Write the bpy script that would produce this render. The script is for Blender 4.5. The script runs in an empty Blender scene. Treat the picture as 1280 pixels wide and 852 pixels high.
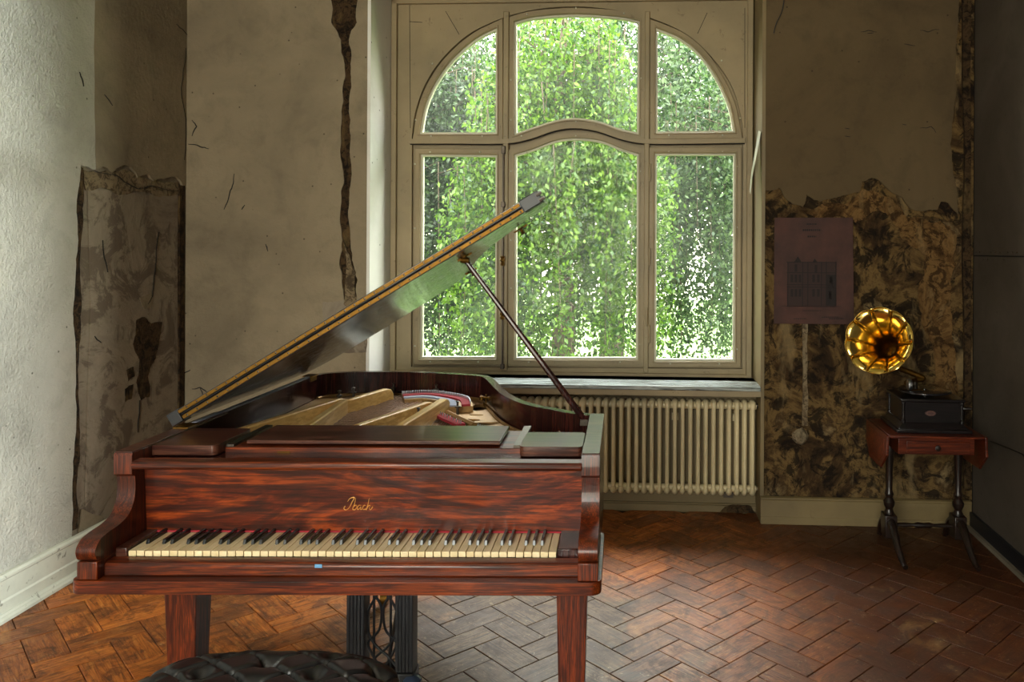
import bpy, bmesh, math, random
import numpy as np
from mathutils import Vector, Matrix
from mathutils.geometry import tessellate_polygon
PI = math.pi
random.seed(7)
C = bpy.context.scene.collection
S = bpy.context.scene

# ------------------------------------------------------------------ camera
F, CX, CY, H, ROLL = 1000.0, 783.0, 312.0, 1.60, 0.005
cam_d = bpy.data.cameras.new('camera'); cam = bpy.data.objects.new('camera', cam_d); C.objects.link(cam)
cam_d.sensor_width = 36.0; cam_d.lens = F / 1280 * 36.0
cam_d.shift_x = (640 - CX) / 1280; cam_d.shift_y = -(426 - CY) / 1280
cam_d.clip_start = 0.05; cam_d.clip_end = 200
cam.matrix_world = Matrix.Translation((0, 0, H)) @ Matrix.Rotation(PI / 2, 4, 'X') @ Matrix.Rotation(ROLL, 4, 'Z')
S.camera = cam
# ------------------------------------------------------------------ world, light, exposure
SKY = 1.0
TH = 0.055                       # the room is turned a little against the view
CT, ST = math.cos(TH), math.sin(TH)
def rw(a, b, z=0.0):             # room coordinates (across, deep, up) to world
    return Vector((a * CT + b * ST, -a * ST + b * CT, z))
w = bpy.data.worlds.new('sky'); S.world = w; w.use_nodes = True
nt = w.node_tree; nt.nodes.clear()
wo = nt.nodes.new('ShaderNodeOutputWorld'); bg = nt.nodes.new('ShaderNodeBackground')
tc = nt.nodes.new('ShaderNodeTexCoord'); sp = nt.nodes.new('ShaderNodeSeparateXYZ'); cr = nt.nodes.new('ShaderNodeValToRGB')
nt.links.new(tc.outputs['Generated'], sp.inputs[0]); nt.links.new(sp.outputs['Z'], cr.inputs[0])
cr.color_ramp.elements[0].position = 0.0; cr.color_ramp.elements[0].color = (0.62, 0.56, 0.46, 1)
cr.color_ramp.elements[1].position = 0.7; cr.color_ramp.elements[1].color = (1.0, 1.0, 0.98, 1)
nt.links.new(cr.outputs[0], bg.inputs[0]); bg.inputs[1].default_value = 21.0 * SKY; nt.links.new(bg.outputs[0], wo.inputs[0])
sun_d = bpy.data.lights.new('sun', 'SUN'); sun = bpy.data.objects.new('sun', sun_d); C.objects.link(sun)
sun_d.energy = 6.5; sun_d.angle = math.radians(1.6); sun_d.color = (0.93, 0.98, 1.0)
SK, SE = 2.2, math.radians(5.0)  # low sun, from behind and to the right
_h = rw(-1, SK).normalized() * math.cos(SE)
sun.rotation_euler = Vector((_h.x, _h.y, -math.sin(SE))).to_track_quat('-Z', 'Y').to_euler()
def portal(name, a, b, z, wd, ht, face):
    d = bpy.data.lights.new(name, 'AREA'); o = bpy.data.objects.new(name, d); C.objects.link(o)
    d.shape = 'RECTANGLE'; d.size = wd; d.size_y = ht; d.cycles.is_portal = True
    o.location = rw(a, b, z); v = rw(*face)
    o.rotation_euler = v.to_track_quat('-Z', 'Z').to_euler()
REAR_B = -2.6
REAR_WIN = (-2.35, 0.03, 0.45, 3.42)           # across from, to, up from, to
NICHE = (-1.815, 0.535, 3.215)
portal('window_portal', (NICHE[0] + NICHE[1]) / 2, 5.32, 2.0, 2.3, 2.5, (0, -1, 0))
portal('rear_window_portal', (REAR_WIN[0] + REAR_WIN[1]) / 2, REAR_B - 0.32, 1.93, 2.4, 3.0, (0, 1, 0))
vs = S.view_settings; vs.view_transform = 'Standard'; vs.look = 'None'; vs.gamma = 1.0; vs.exposure = 0.32; vs.use_curve_mapping = False
cy = S.cycles; cy.max_bounces = 8; cy.diffuse_bounces = 5; cy.glossy_bounces = 4; cy.transparent_max_bounces = 16
cy.transmission_bounces = 4; cy.sample_clamp_indirect = 4.0; cy.caustics_reflective = False; cy.caustics_refractive = False
cy.use_denoising = True

# ------------------------------------------------------------------ pixel rays (1280x852) onto planes of the place
def ray(px, py):
    dx, dy = px - CX, py - CY
    c, s = math.cos(ROLL), math.sin(ROLL)
    return Vector((dx * c + dy * s, F, -(-dx * s + dy * c)))
def onz(px, py, z):
    r = ray(px, py); t = (z - H) / r.z; return Vector((r.x * t, r.y * t, z))
class Plane:                     # vertical plane: origin o, unit direction u along it; uv() gives (along, up)
    def __init__(s, o, u): s.o = Vector((o.x, o.y, 0)); s.u = Vector((u.x, u.y, 0)).normalized(); s.n = Vector((-s.u.y, s.u.x, 0))
    def uv(s, px, py):
        r = ray(px, py); t = s.o.dot(s.n) / r.dot(s.n); p = r * t
        return ((p - s.o).dot(s.u), H + p.z)
    def M(s): return Matrix.Translation(s.o) @ Matrix(((s.u.x, s.n.x, 0, 0), (s.u.y, s.n.y, 0, 0), (0, 0, 1, 0), (0, 0, 0, 1)))
def room_plane(b): return Plane(rw(0, b), rw(1, 0))
ROOM = Matrix.Rotation(-TH, 4, 'Z')

# ------------------------------------------------------------------ node materials
def lin(c):
    return tuple(((v / 255) / 12.92 if v / 255 <= 0.04045 else ((v / 255 + 0.055) / 1.055) ** 2.4) for v in c) + (1.0,)
class MT:
    def __init__(s, name, rough=0.6, metal=0.0, coat=0.0, spec=0.5):
        s.m = bpy.data.materials.new(name); s.m.use_nodes = True; s.t = s.m.node_tree; s.b = s.t.nodes['Principled BSDF']
        s.b.inputs['Roughness'].default_value = rough; s.b.inputs['Metallic'].default_value = metal
        s.b.inputs['Coat Weight'].default_value = coat; s.b.inputs['Coat Roughness'].default_value = 0.08
        s.b.inputs['Specular IOR Level'].default_value = spec
    def n(s, kind, **kw):
        x = s.t.nodes.new(kind)
        for k, v in kw.items(): setattr(x, k, v)
        return x
    def l(s, a, b): s.t.links.new(a, b)
    def coord(s, scale=(1, 1, 1), src='Object', jitter=False):
        mp = s.n('ShaderNodeMapping'); mp.inputs['Scale'].default_value = scale
        if src == 'World': o = s.n('ShaderNodeNewGeometry').outputs['Position']
        else: o = s.n('ShaderNodeTexCoord').outputs[src]
        if jitter:
            g = s.n('ShaderNodeNewGeometry'); oi = s.n('ShaderNodeObjectInfo')
            ad = s.n('ShaderNodeMath', operation='ADD'); s.l(g.outputs['Random Per Island'], ad.inputs[0]); s.l(oi.outputs['Random'], ad.inputs[1])
            mu = s.n('ShaderNodeMath', operation='MULTIPLY'); s.l(ad.outputs[0], mu.inputs[0]); mu.inputs[1].default_value = 37.0
            va = s.n('ShaderNodeVectorMath', operation='ADD'); s.l(o, va.inputs[0]); s.l(mu.outputs[0], va.inputs[1]); o = va.outputs[0]
        s.l(o, mp.inputs[0]); return mp.outputs[0]
    def noise(s, vec, scale, detail=6, rough=0.6, dist=0.0):
        x = s.n('ShaderNodeTexNoise'); x.inputs['Scale'].default_value = scale; x.inputs['Detail'].default_value = detail
        x.inputs['Roughness'].default_value = rough; x.inputs['Distortion'].default_value = dist; s.l(vec, x.inputs['Vector']); return x.outputs['Fac']
    def ramp(s, fac, stops):
        x = s.n('ShaderNodeValToRGB'); e = x.color_ramp.elements
        while len(e) < len(stops): e.new(0.5)
        for i, (p, c) in enumerate(stops):
            e[i].position = p; e[i].color = c if len(c) == 4 else tuple(c) + (1,)
        s.l(fac, x.inputs[0]); return x.outputs[0]
    def mix(s, fac, a, b, mode='MIX'):
        x = s.n('ShaderNodeMix', data_type='RGBA', blend_type=mode)
        for i, v in ((0, fac), (6, a), (7, b)):
            if hasattr(v, 'links') or hasattr(v, 'is_linked'): s.l(v, x.inputs[i])
            else: x.inputs[i].default_value = v
        return x.outputs[2]
    def base(s, c):
        if hasattr(c, 'is_linked'): s.l(c, s.b.inputs['Base Color'])
        else: s.b.inputs['Base Color'].default_value = c
        return s
    def bump(s, fac, strength=0.3, dist=0.01):
        x = s.n('ShaderNodeBump'); x.inputs['Strength'].default_value = strength; x.inputs['Distance'].default_value = dist
        s.l(fac, x.inputs['Height']); s.l(x.outputs[0], s.b.inputs['Normal']); return s
    def rough(s, fac): s.l(fac, s.b.inputs['Roughness']); return s
def g(v): return (v, v, v, 1)

def wood(name, cols, axis=0, scale=6.0, rough=0.42, coat=0.25, stretch=14, dist=2.2):
    m = MT(name, rough, 0, coat, 0.3)
    sc = [stretch] * 3; sc[axis] = 1.0
    v = m.coord(tuple(sc))
    n1 = m.noise(v, scale * 0.35, 8, 0.62, dist)
    sc2 = [stretch * 5] * 3; sc2[axis] = 1.5
    n2 = m.noise(m.coord(tuple(sc2)), scale, 3, 0.6, 0.5)
    sc3 = [2.2] * 3; sc3[axis] = 0.8
    n3 = m.noise(m.coord(tuple(sc3)), 2.5, 4, 0.6, 1.0)
    base = m.ramp(n1, [(0.28, lin(cols[0])), (0.47, lin(cols[1])), (0.58, lin(cols[2])), (0.78, lin(cols[1]))])
    base = m.mix(m.ramp(n2, [(0.42, g(0.75)), (0.6, g(0))]), base, lin(cols[0]))
    base = m.mix(m.ramp(n3, [(0.35, g(0.55)), (0.65, g(0))]), base, lin(cols[0]))
    m.base(base); m.bump(n2, 0.05, 0.002)
    return m.m
M = {}
M['rosewood'] = wood('red_rosewood', [(24, 7, 3), (104, 36, 7), (150, 64, 16)], 0)
M['figured'] = wood('figured_red_rosewood', [(22, 7, 3), (94, 30, 6), (150, 62, 16)], 0, 4.0, 0.38, 0.25, 5, 4.5)
M['rosewood_up'] = wood('red_rosewood_upright', [(26, 8, 3), (92, 31, 7), (130, 52, 14)], 2)
M['rosewood_deep'] = wood('brown_rosewood', [(40, 20, 16), (84, 44, 32), (118, 74, 56)], 0, rough=0.3)
M['rim'] = wood('dark_rim_wood', [(26, 12, 12), (58, 26, 22), (82, 38, 30)], 2, 4.0, 0.22)
M['table_wood'] = wood('red_brown_table_wood', [(40, 12, 5), (92, 32, 14), (122, 52, 24)], 0, 8.0, 0.35, 0.3)
M['dark_turned'] = wood('dark_turned_wood', [(14, 9, 7), (34, 20, 14), (50, 30, 20)], 2, 8.0, 0.4, 0.3)
M['cream_strut'] = wood('pale_gold_wood', [(196, 148, 80), (232, 188, 114), (244, 208, 140)], 1, 3.0, 0.4, 0.2, 6)
m = MT('black_lacquer', 0.16, 0, 0.8); m.base(lin((20, 20, 26)))
n = m.noise(m.coord((1, 30, 1)), 9, 4); m.rough(m.ramp(n, [(0.3, g(0.1)), (0.7, g(0.3))])); M['lacquer'] = m.m
m = MT('black_painted_wood', 0.45); m.base(lin((20, 21, 26))); M['black'] = m.m
m = MT('lid_underside', 0.2, 0, 0.4, 0.5)
n = m.noise(m.coord((3, 60, 3)), 5, 5); m.base(m.ramp(n, [(0.35, lin((30, 30, 42))), (0.7, lin((84, 80, 92)))])); m.rough(m.ramp(n, [(0.3, g(0.12)), (0.7, g(0.34))])); m.bump(n, 0.12, 0.002); M['lid_under'] = m.m
def metal(name, c, r, spots=0.3):
    m = MT(name, r, 1.0); n = m.noise(m.coord(), 60, 4)
    m.base(m.mix(m.ramp(n, [(0.4, g(spots)), (0.7, g(0))]), lin(c), lin(tuple(int(v * .45) for v in c)))); return m.m
M['brass'] = metal('aged_brass', (112, 80, 34), 0.5)
M['hornbrass'] = metal('polished_brass_horn', (238, 204, 112), 0.14, 0.15)
M['gold'] = metal('gold_plate_paint', (176, 136, 84), 0.4); M['gold'].node_tree.nodes['Principled BSDF'].inputs['Metallic'].default_value = 0.45
M['iron'] = metal('dull_iron', (90, 82, 74), 0.45)
M['steel'] = metal('string_steel', (190, 192, 198), 0.3)
M['copper'] = metal('string_copper', (196, 160, 136), 0.35)
m = MT('ivory', 0.32, 0, 0.2); n = m.noise(m.coord((3, 1, 1), 'Object', True), 5, 3)
m.base(m.ramp(n, [(0.3, lin((206, 184, 140))), (0.7, lin((232, 214, 176)))])); M['ivory'] = m.m
m = MT('ebony', 0.25); m.base(lin((16, 15, 16))); M['ebony'] = m.m
m = MT('red_felt', 0.9); m.base(lin((150, 34, 46))); M['felt'] = m.m
m = MT('grey_felt', 0.9); m.base(lin((150, 152, 168))); M['greyfelt'] = m.m
m = MT('blue_tape', 0.6); m.base(lin((96, 148, 190))); M['blue'] = m.m
m = MT('gilt_letter', 0.35, 0.6); m.base(lin((214, 160, 84))); M['gilt'] = m.m
m = MT('soundboard_wood', 0.5); n = m.noise(m.coord((30, 2, 2)), 4, 4); m.base(m.ramp(n, [(0.3, lin((92, 62, 38))), (0.7, lin((150, 106, 66)))])); M['soundboard'] = m.m
m = MT('black_leather', 0.34, 0, 0.15); n = m.noise(m.coord(), 220, 3); m.base(lin((17, 17, 20))); m.bump(n, 0.15, 0.001); M['leather'] = m.m

# walls
def plaster(name, c0, c1, c2, rough=0.9, bs=0.5, fine=90, stains=0.35, dist=0.012):
    m = MT(name, rough, spec=0.25); v = m.coord(src='World')
    big = m.noise(v, 1.1, 5, 0.6, 0.6); mid = m.noise(v, 6, 8, 0.7, 0.4); fi = m.noise(v, fine, 5, 0.65)
    c = m.ramp(big, [(0.3, lin(c0)), (0.55, lin(c1)), (0.8, lin(c2))])
    c = m.mix(m.ramp(mid, [(0.5, g(0)), (0.78, g(stains))]), c, lin(tuple(int(k * .55) for k in c0)))
    pit = m.n('ShaderNodeTexVoronoi'); pit.inputs['Scale'].default_value = 11; pit.inputs['Randomness'].default_value = 1.0; m.l(v, pit.inputs['Vector'])
    c = m.mix(m.ramp(pit.outputs['Distance'], [(0.03, g(0.8)), (0.075, g(0))]), c, lin((46, 36, 26)))
    m.base(c)
    mx = m.mix(0.35, fi, mid); m.bump(mx, bs, dist); return m.m
M['plaster_left'] = plaster('pale_stippled_plaster', (156, 152, 140), (180, 176, 164), (196, 190, 174), bs=1.0, fine=60, stains=0.3, dist=0.03)
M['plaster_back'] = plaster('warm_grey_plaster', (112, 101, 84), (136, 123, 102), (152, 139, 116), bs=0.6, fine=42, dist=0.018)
M['plaster_right'] = plaster('dim_brown_plaster', (74, 61, 43), (90, 75, 53), (100, 85, 62), bs=0.45, fine=45)
M['reveal'] = plaster('white_reveal_paint', (206, 204, 198), (222, 220, 216), (230, 228, 226), bs=0.15, fine=20, stains=0.1)
M['ceil'] = plaster('ceiling_plaster', (196, 190, 176), (212, 206, 192), (222, 216, 204), bs=0.2)
M['panel_wall'] = plaster('smooth_brown_grey_board', (62, 54, 46), (76, 68, 60), (88, 80, 72), bs=0.2, fine=60, rough=0.7)
def rot_wall(name, cs, sc=3.0):
    m = MT(name, 0.92, spec=0.2); v = m.coord(src='World')
    n1 = m.noise(v, sc, 10, 0.68, 0.7); n2 = m.noise(v, sc * 2.6, 8, 0.72, 1.2); n3 = m.noise(m.coord((1, 1, 0.35), 'World'), sc * 1.5, 6, 0.6, 0.3)
    c = m.ramp(n1, [(0.34, lin(cs[0])), (0.44, lin(cs[1])), (0.52, lin(cs[2])), (0.58, lin(cs[1])), (0.7, lin(cs[3]))])
    c = m.mix(m.ramp(n2, [(0.5, g(0)), (0.56, g(0.85))]), c, lin(cs[0]))
    c = m.mix(m.ramp(n3, [(0.56, g(0)), (0.64, g(0.6))]), c, lin(cs[3]))
    m.base(c); m.bump(m.mix(0.4, n1, n2), 0.9, 0.03); return m.m
M['rot'] = rot_wall('stained_bare_wall', [(18, 12, 8), (60, 43, 24), (106, 84, 50), (134, 114, 80)])
M['old_filler'] = rot_wall('old_filler', [(70, 58, 44), (118, 102, 78), (132, 116, 92), (140, 126, 102)], 9.0)
M['rot_left'] = rot_wall('grey_bare_wall', [(96, 84, 72), (128, 116, 102), (138, 127, 111), (150, 138, 120)], 1.6)
M['rot_edge'] = rot_wall('dark_broken_plaster', [(18, 12, 8), (52, 38, 24), (74, 56, 36), (96, 78, 50)], 8.0)
def paint(name, c, wear, rough=0.5, amt=0.5):
    m = MT(name, rough); v = m.coord(src='World'); n = m.noise(v, 16, 8, 0.75, 0.5); n2 = m.noise(v, 2.2, 5)
    col = m.ramp(n2, [(0.3, lin(tuple(int(k * .82) for k in c))), (0.7, lin(c))])
    col = m.mix(m.ramp(n, [(0.6, g(0)), (0.66, g(amt))]), col, lin(wear)); m.base(col); m.bump(n, 0.25, 0.003); return m.m
M['frame'] = paint('aged_cream_brown_paint', (156, 138, 104), (84, 66, 42))
M['bead'] = paint('pale_glazing_bead', (214, 212, 190), (150, 140, 110), amt=0.3)
M['skirting'] = paint('chipped_cream_skirting', (124, 106, 70), (90, 72, 46))
M['skirting_white'] = paint('chipped_white_skirting', (206, 206, 190), (70, 62, 50), amt=0.7)
M['apron'] = paint('cream_apron_wall', (124, 106, 68), (92, 74, 46), amt=0.35)
m = MT('pale_marble_sill', .22); n = m.noise(m.coord((1.2, 26, 26)), 3, 8, .7, 1.0); m.base(m.ramp(n, [(.4, lin((60, 62, 62))), (.52, lin((150, 158, 156))), (.68, lin((206, 212, 208)))])); M['sill'] = m.m
M['radiator'] = paint('cream_radiator_enamel', (222, 206, 164), (168, 146, 100), 0.35, 0.2)
m = MT('dark_gap', 0.9); m.base(lin((14, 10, 7))); M['gap'] = m.m
m = MT('cable_rubber', 0.5); m.base(lin((14, 12, 11))); M['rubber'] = m.m
# floor
m = MT('worn_oak_blocks', 0.4, 0, 0.05, 0.35)
v = m.coord((1.5, 22, 10), 'Object', True); gn = m.noise(v, 3.2, 7, 0.65, 1.6)
wv = m.coord(src='World'); st = m.noise(wv, 2.4, 9, 0.7, 0.8); st2 = m.noise(wv, 9, 9, 0.75, 1.0)
oi = m.n('ShaderNodeObjectInfo'); gi = m.n('ShaderNodeNewGeometry'); ad = m.n('ShaderNodeMath', operation='ADD'); m.l(oi.outputs['Random'], ad.inputs[0]); m.l(gi.outputs['Random Per Island'], ad.inputs[1])
fr = m.n('ShaderNodeMath', operation='FRACT'); m.l(ad.outputs[0], fr.inputs[0])
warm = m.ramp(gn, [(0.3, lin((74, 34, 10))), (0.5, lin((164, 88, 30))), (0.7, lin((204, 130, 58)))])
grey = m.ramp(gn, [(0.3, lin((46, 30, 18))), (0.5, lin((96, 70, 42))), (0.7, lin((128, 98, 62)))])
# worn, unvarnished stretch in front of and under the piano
sx = m.n('ShaderNodeSeparateXYZ'); m.l(gi.outputs['Position'], sx.inputs[0])
def mth(op, a, b=None):
    x = m.n('ShaderNodeMath', operation=op)
    for i, q in enumerate((a, b)):
        if q is None: continue
        if hasattr(q, 'is_linked'): m.l(q, x.inputs[i])
        else: x.inputs[i].default_value = q
    return x.outputs[0]
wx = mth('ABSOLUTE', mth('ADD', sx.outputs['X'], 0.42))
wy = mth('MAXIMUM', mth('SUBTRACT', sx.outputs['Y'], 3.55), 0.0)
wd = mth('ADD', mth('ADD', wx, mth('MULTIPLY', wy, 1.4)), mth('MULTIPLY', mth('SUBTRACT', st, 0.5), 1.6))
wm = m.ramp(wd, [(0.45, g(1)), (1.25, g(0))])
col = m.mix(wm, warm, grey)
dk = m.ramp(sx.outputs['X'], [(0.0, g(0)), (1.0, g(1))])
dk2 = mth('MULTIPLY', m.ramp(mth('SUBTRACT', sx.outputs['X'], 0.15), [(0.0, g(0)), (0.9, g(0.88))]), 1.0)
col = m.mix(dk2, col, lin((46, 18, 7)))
col = m.mix(m.ramp(fr.outputs[0], [(0.0, g(0.5)), (0.6, g(0.0))]), col, lin((52, 26, 12)))
col = m.mix(m.ramp(st2, [(0.50, g(0)), (0.60, g(0.6))]), col, lin((52, 28, 12)))
st3 = m.noise(m.coord((1, 1, 1), 'World'), 1.1, 10, 0.78, 1.5)
col = m.mix(m.ramp(st3, [(0.5, g(0)), (0.58, g(0.55))]), col, lin((60, 34, 16)))
st4 = m.noise(m.coord((1, 1, 1), 'World'), 26, 6, 0.8, 2.0)
col = m.mix(m.ramp(st4, [(0.60, g(0)), (0.68, g(0.45))]), col, lin((206, 176, 130)))
col = m.mix(m.ramp(st, [(0.58, g(0)), (0.75, g(0.4))]), col, lin((196, 150, 92)))
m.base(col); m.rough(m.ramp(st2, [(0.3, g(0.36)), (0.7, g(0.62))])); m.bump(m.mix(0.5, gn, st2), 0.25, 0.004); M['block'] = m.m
m = MT('floor_mortar', 0.9); m.base(lin((22, 14, 9))); M['mortar'] = m.m
# foliage
def leafmat(name, ca, cb, tr):
    m = MT(name, 0.42, spec=0.35); gi = m.n('ShaderNodeNewGeometry')
    c = m.ramp(gi.outputs['Random Per Island'], [(0.0, lin(ca)), (1.0, lin(cb))]); m.base(c)
    t = m.n('ShaderNodeBsdfTranslucent'); m.l(c, t.inputs[0]); mx = m.n('ShaderNodeMixShader'); mx.inputs[0].default_value = tr
    out = m.t.nodes['Material Output']; m.l(m.b.outputs[0], mx.inputs[1]); m.l(t.outputs[0], mx.inputs[2]); m.l(mx.outputs[0], out.inputs[0]); return m.m
M['leaf_bright'] = leafmat('bright_leaf', (20, 54, 14), (92, 122, 34), 0.5)
M['leaf_mid'] = leafmat('mid_leaf', (20, 44, 20), (78, 100, 56), 0.45)
M['leaf_dark'] = leafmat('dark_leaf', (14, 30, 16), (58, 78, 42), 0.4)
m = MT('bark', 0.9); n = m.noise(m.coord((6, 6, 1)), 8, 5); m.base(m.ramp(n, [(0.3, lin((40, 32, 24))), (0.7, lin((82, 68, 52)))])); M['bark'] = m.m
m = MT('garden_grass', 0.95); n = m.noise(m.coord(), 6, 6); m.base(m.ramp(n, [(0.3, lin((60, 90, 36))), (0.7, lin((110, 140, 64)))])); M['grass'] = m.m
# dusty window glass
m = MT('dusty_glass', 0.05); out = m.t.nodes['Material Output']
tr = m.n('ShaderNodeBsdfTransparent'); tr.inputs[0].default_value = (0.97, 1.0, 0.99, 1)
gl = m.n('ShaderNodeBsdfGlossy'); gl.inputs['Roughness'].default_value = 0.03
fz = m.n('ShaderNodeFresnel'); fz.inputs[0].default_value = 1.1
m1 = m.n('ShaderNodeMixShader'); m.l(fz.outputs[0], m1.inputs[0]); m.l(tr.outputs[0], m1.inputs[1]); m.l(gl.outputs[0], m1.inputs[2])
tl = m.n('ShaderNodeBsdfTranslucent'); tl.inputs[0].default_value = (0.5, 0.52, 0.48, 1)
v = m.coord(src='World'); dn = m.noise(v, 1.6, 5, 0.6); dd = m.noise(v, 70, 3, 0.7)
df = m.mix(0.5, m.ramp(dn, [(0.35, g(0.004)), (0.75, g(0.06))]), m.ramp(dd, [(0.62, g(0.0)), (0.72, g(0.12))]))
m2 = m.n('ShaderNodeMixShader'); m.l(df, m2.inputs[0]); m.l(m1.outputs[0], m2.inputs[1]); m.l(tl.outputs[0], m2.inputs[2]); m.l(m2.outputs[0], out.inputs[0]); M['glass'] = m.m

# ------------------------------------------------------------------ mesh helpers
class MB:
    def __init__(s): s.v = []; s.f = []
    def add(s, vs, fs):
        k = len(s.v); s.v += [tuple(p) for p in vs]; s.f += [tuple(i + k for i in f) for f in fs]; return s
    def box(s, x0, x1, y0, y1, z0, z1):
        return s.add([(x0, y0, z0), (x1, y0, z0), (x1, y1, z0), (x0, y1, z0), (x0, y0, z1), (x1, y0, z1), (x1, y1, z1), (x0, y1, z1)],
                     [(0, 3, 2, 1), (4, 5, 6, 7), (0, 1, 5, 4), (1, 2, 6, 5), (2, 3, 7, 6), (3, 0, 4, 7)])
    def prism(s, outer, d0, d1, holes=(), fn=None):
        """extrude the 2-D outline (with holes) from d0 to d1; fn(u, v, d) -> point (default: v up, d along y)"""
        fn = fn or (lambda u, v, d: (u, d, v))
        loops = [list(outer)] + [list(h) for h in holes]
        tris = tessellate_polygon([[Vector((p[0], p[1], 0)) for p in l] for l in loops])
        flat = [p for l in loops for p in l]; n = len(flat)
        vs = [fn(p[0], p[1], d0) for p in flat] + [fn(p[0], p[1], d1) for p in flat]
        fs = [tuple(t) for t in tris] + [tuple(i + n for i in reversed(t)) for t in tris]
        k = 0
        for l in loops:
            m_ = len(l)
            for i in range(m_): a, b = k + i, k + (i + 1) % m_; fs.append((a, b, b + n, a + n))
            k += m_
        return s.add(vs, fs)
    def tube(s, pts, r, seg=8, cap=True, closed=False):
        pts = [Vector(p) for p in pts]; n = len(pts); rs = r if isinstance(r, (list, tuple)) else [r] * n
        vs = []; up = None
        for i, p in enumerate(pts):
            if closed: t = pts[(i + 1) % n] - pts[i - 1]
            else: t = pts[min(i + 1, n - 1)] - pts[max(i - 1, 0)]
            t.normalize()
            if up is None: up = t.orthogonal().normalized()
            up = (up - t * up.dot(t)); up = up.normalized() if up.length > 1e-6 else t.orthogonal().normalized()
            sd = t.cross(up)
            for k in range(seg):
                a = 2 * PI * k / seg; vs.append(p + (up * math.cos(a) + sd * math.sin(a)) * rs[i])
        fs = []
        for i in range(n if closed else n - 1):
            j = (i + 1) % n
            for k in range(seg):
                k2 = (k + 1) % seg; fs.append((i * seg + k, i * seg + k2, j * seg + k2, j * seg + k))
        if cap and not closed: fs.append(tuple(reversed(range(seg)))); fs.append(tuple((n - 1) * seg + k for k in range(seg)))
        return s.add(vs, fs)
    def lathe(s, prof, seg=24, c=(0, 0, 0), wob=None):
        vs = []; c = Vector(c)
        for (r, z) in prof:
            for k in range(seg):
                a = 2 * PI * k / seg; vs.append(c + Vector((r * math.cos(a), r * math.sin(a), z)))
        fs = []
        for i in range(len(prof) - 1):
            for k in range(seg):
                k2 = (k + 1) % seg; fs.append((i * seg + k, i * seg + k2, (i + 1) * seg + k2, (i + 1) * seg + k))
        if prof[0][0] > 1e-5: fs.append(tuple(reversed(range(seg))))
        if prof[-1][0] > 1e-5: fs.append(tuple((len(prof) - 1) * seg + k for k in range(seg)))
        return s.add(vs, fs)
    def mesh(s, name, smooth=35, weld=False):
        me = bpy.data.meshes.new(name); me.from_pydata(s.v, [], s.f); me.update()
        bm = bmesh.new(); bm.from_mesh(me)
        if weld: bmesh.ops.remove_doubles(bm, verts=bm.verts, dist=1e-5)
        bmesh.ops.recalc_face_normals(bm, faces=bm.faces); bm.to_mesh(me); bm.free()
        if smooth:
            for p in me.polygons: p.use_smooth = True
            me.set_sharp_from_angle(angle=math.radians(smooth))
        return me
    def build(s, name, mat, parent=None, M4=None, smooth=35, bevel=0, seg=2):
        me = s.mesh(name, smooth); me.materials.append(mat if not isinstance(mat, str) else M[mat])
        return link(name, me, parent, M4, bevel, seg)
def link(name, me, parent=None, M4=None, bevel=0, seg=2):
    o = bpy.data.objects.new(name, me); C.objects.link(o); o.parent = parent
    if M4 is not None: o.matrix_local = M4
    if bevel:
        b = o.modifiers.new('bevel', 'BEVEL'); b.width = bevel; b.segments = seg; b.limit_method = 'ANGLE'; b.angle_limit = math.radians(35)
    return o
def empty(name, M4=None, parent=None):
    o = bpy.data.objects.new(name, None); o.empty_display_size = 0.1; C.objects.link(o); o.parent = parent
    if M4 is not None: o.matrix_local = M4
    return o
def tag(o, label, cat=None, group=None, kind=None):
    if label: o['label'] = label
    if cat: o['category'] = cat
    if group: o['group'] = group
    if kind: o['kind'] = kind
    return o
def struct(o): o['kind'] = 'structure'; return o
def rag(pts, amp, depth=4, closed=False, seed=1):
    """roughen a polyline by midpoint displacement"""
    rnd = random.Random(seed); pts = [tuple(p) for p in pts]
    for _ in range(depth):
        out = []; n = len(pts)
        for i in range(n if closed else n - 1):
            a, b = pts[i], pts[(i + 1) % n]; dx, dy = b[0] - a[0], b[1] - a[1]; L = math.hypot(dx, dy)
            out.append(a)
            if L > 0.012:
                k = rnd.uniform(-1, 1) * amp * min(1, L * 9.0); t = 0.5 + rnd.uniform(-.15, .15)
                out.append((a[0] + dx * t - dy / L * k, a[1] + dy * t + dx / L * k))
        if not closed: out.append(pts[-1])
        pts = out; amp *= 0.72
    return pts
def spline(pts, n=8):
    P = [Vector(p) for p in pts]; out = []
    for i in range(len(P) - 1):
        p0, p1, p2, p3 = P[max(i - 1, 0)], P[i], P[i + 1], P[min(i + 2, len(P) - 1)]
        for k in range(n):
            t = k / n; out.append(0.5 * ((2 * p1) + (p2 - p0) * t + (2 * p0 - 5 * p1 + 4 * p2 - p3) * t * t + (3 * p1 - p0 - 3 * p2 + p3) * t ** 3))
    out.append(P[-1]); return out

# ================================================================== THE ROOM
BW, ARW, CEIL = 4.745, 1.747, 3.6
AL = -2.965                                        # left corner
PB = room_plane(BW)                                # back wall face
LWu = (rw(AL + 0.06 * (BW - REAR_B) , REAR_B) - rw(AL, BW)).normalized()
PL = Plane(rw(AL, BW), LWu)                        # left wall, u runs from the corner towards the camera
LWLEN = (rw(AL + 0.06 * (BW - REAR_B), REAR_B) - rw(AL, BW)).length
ALR = AL + 0.06 * (BW - REAR_B)
PR = Plane(rw(ARW, BW), rw(0, -1))
TP = 0.014                                         # thickness of the plaster coat

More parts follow.
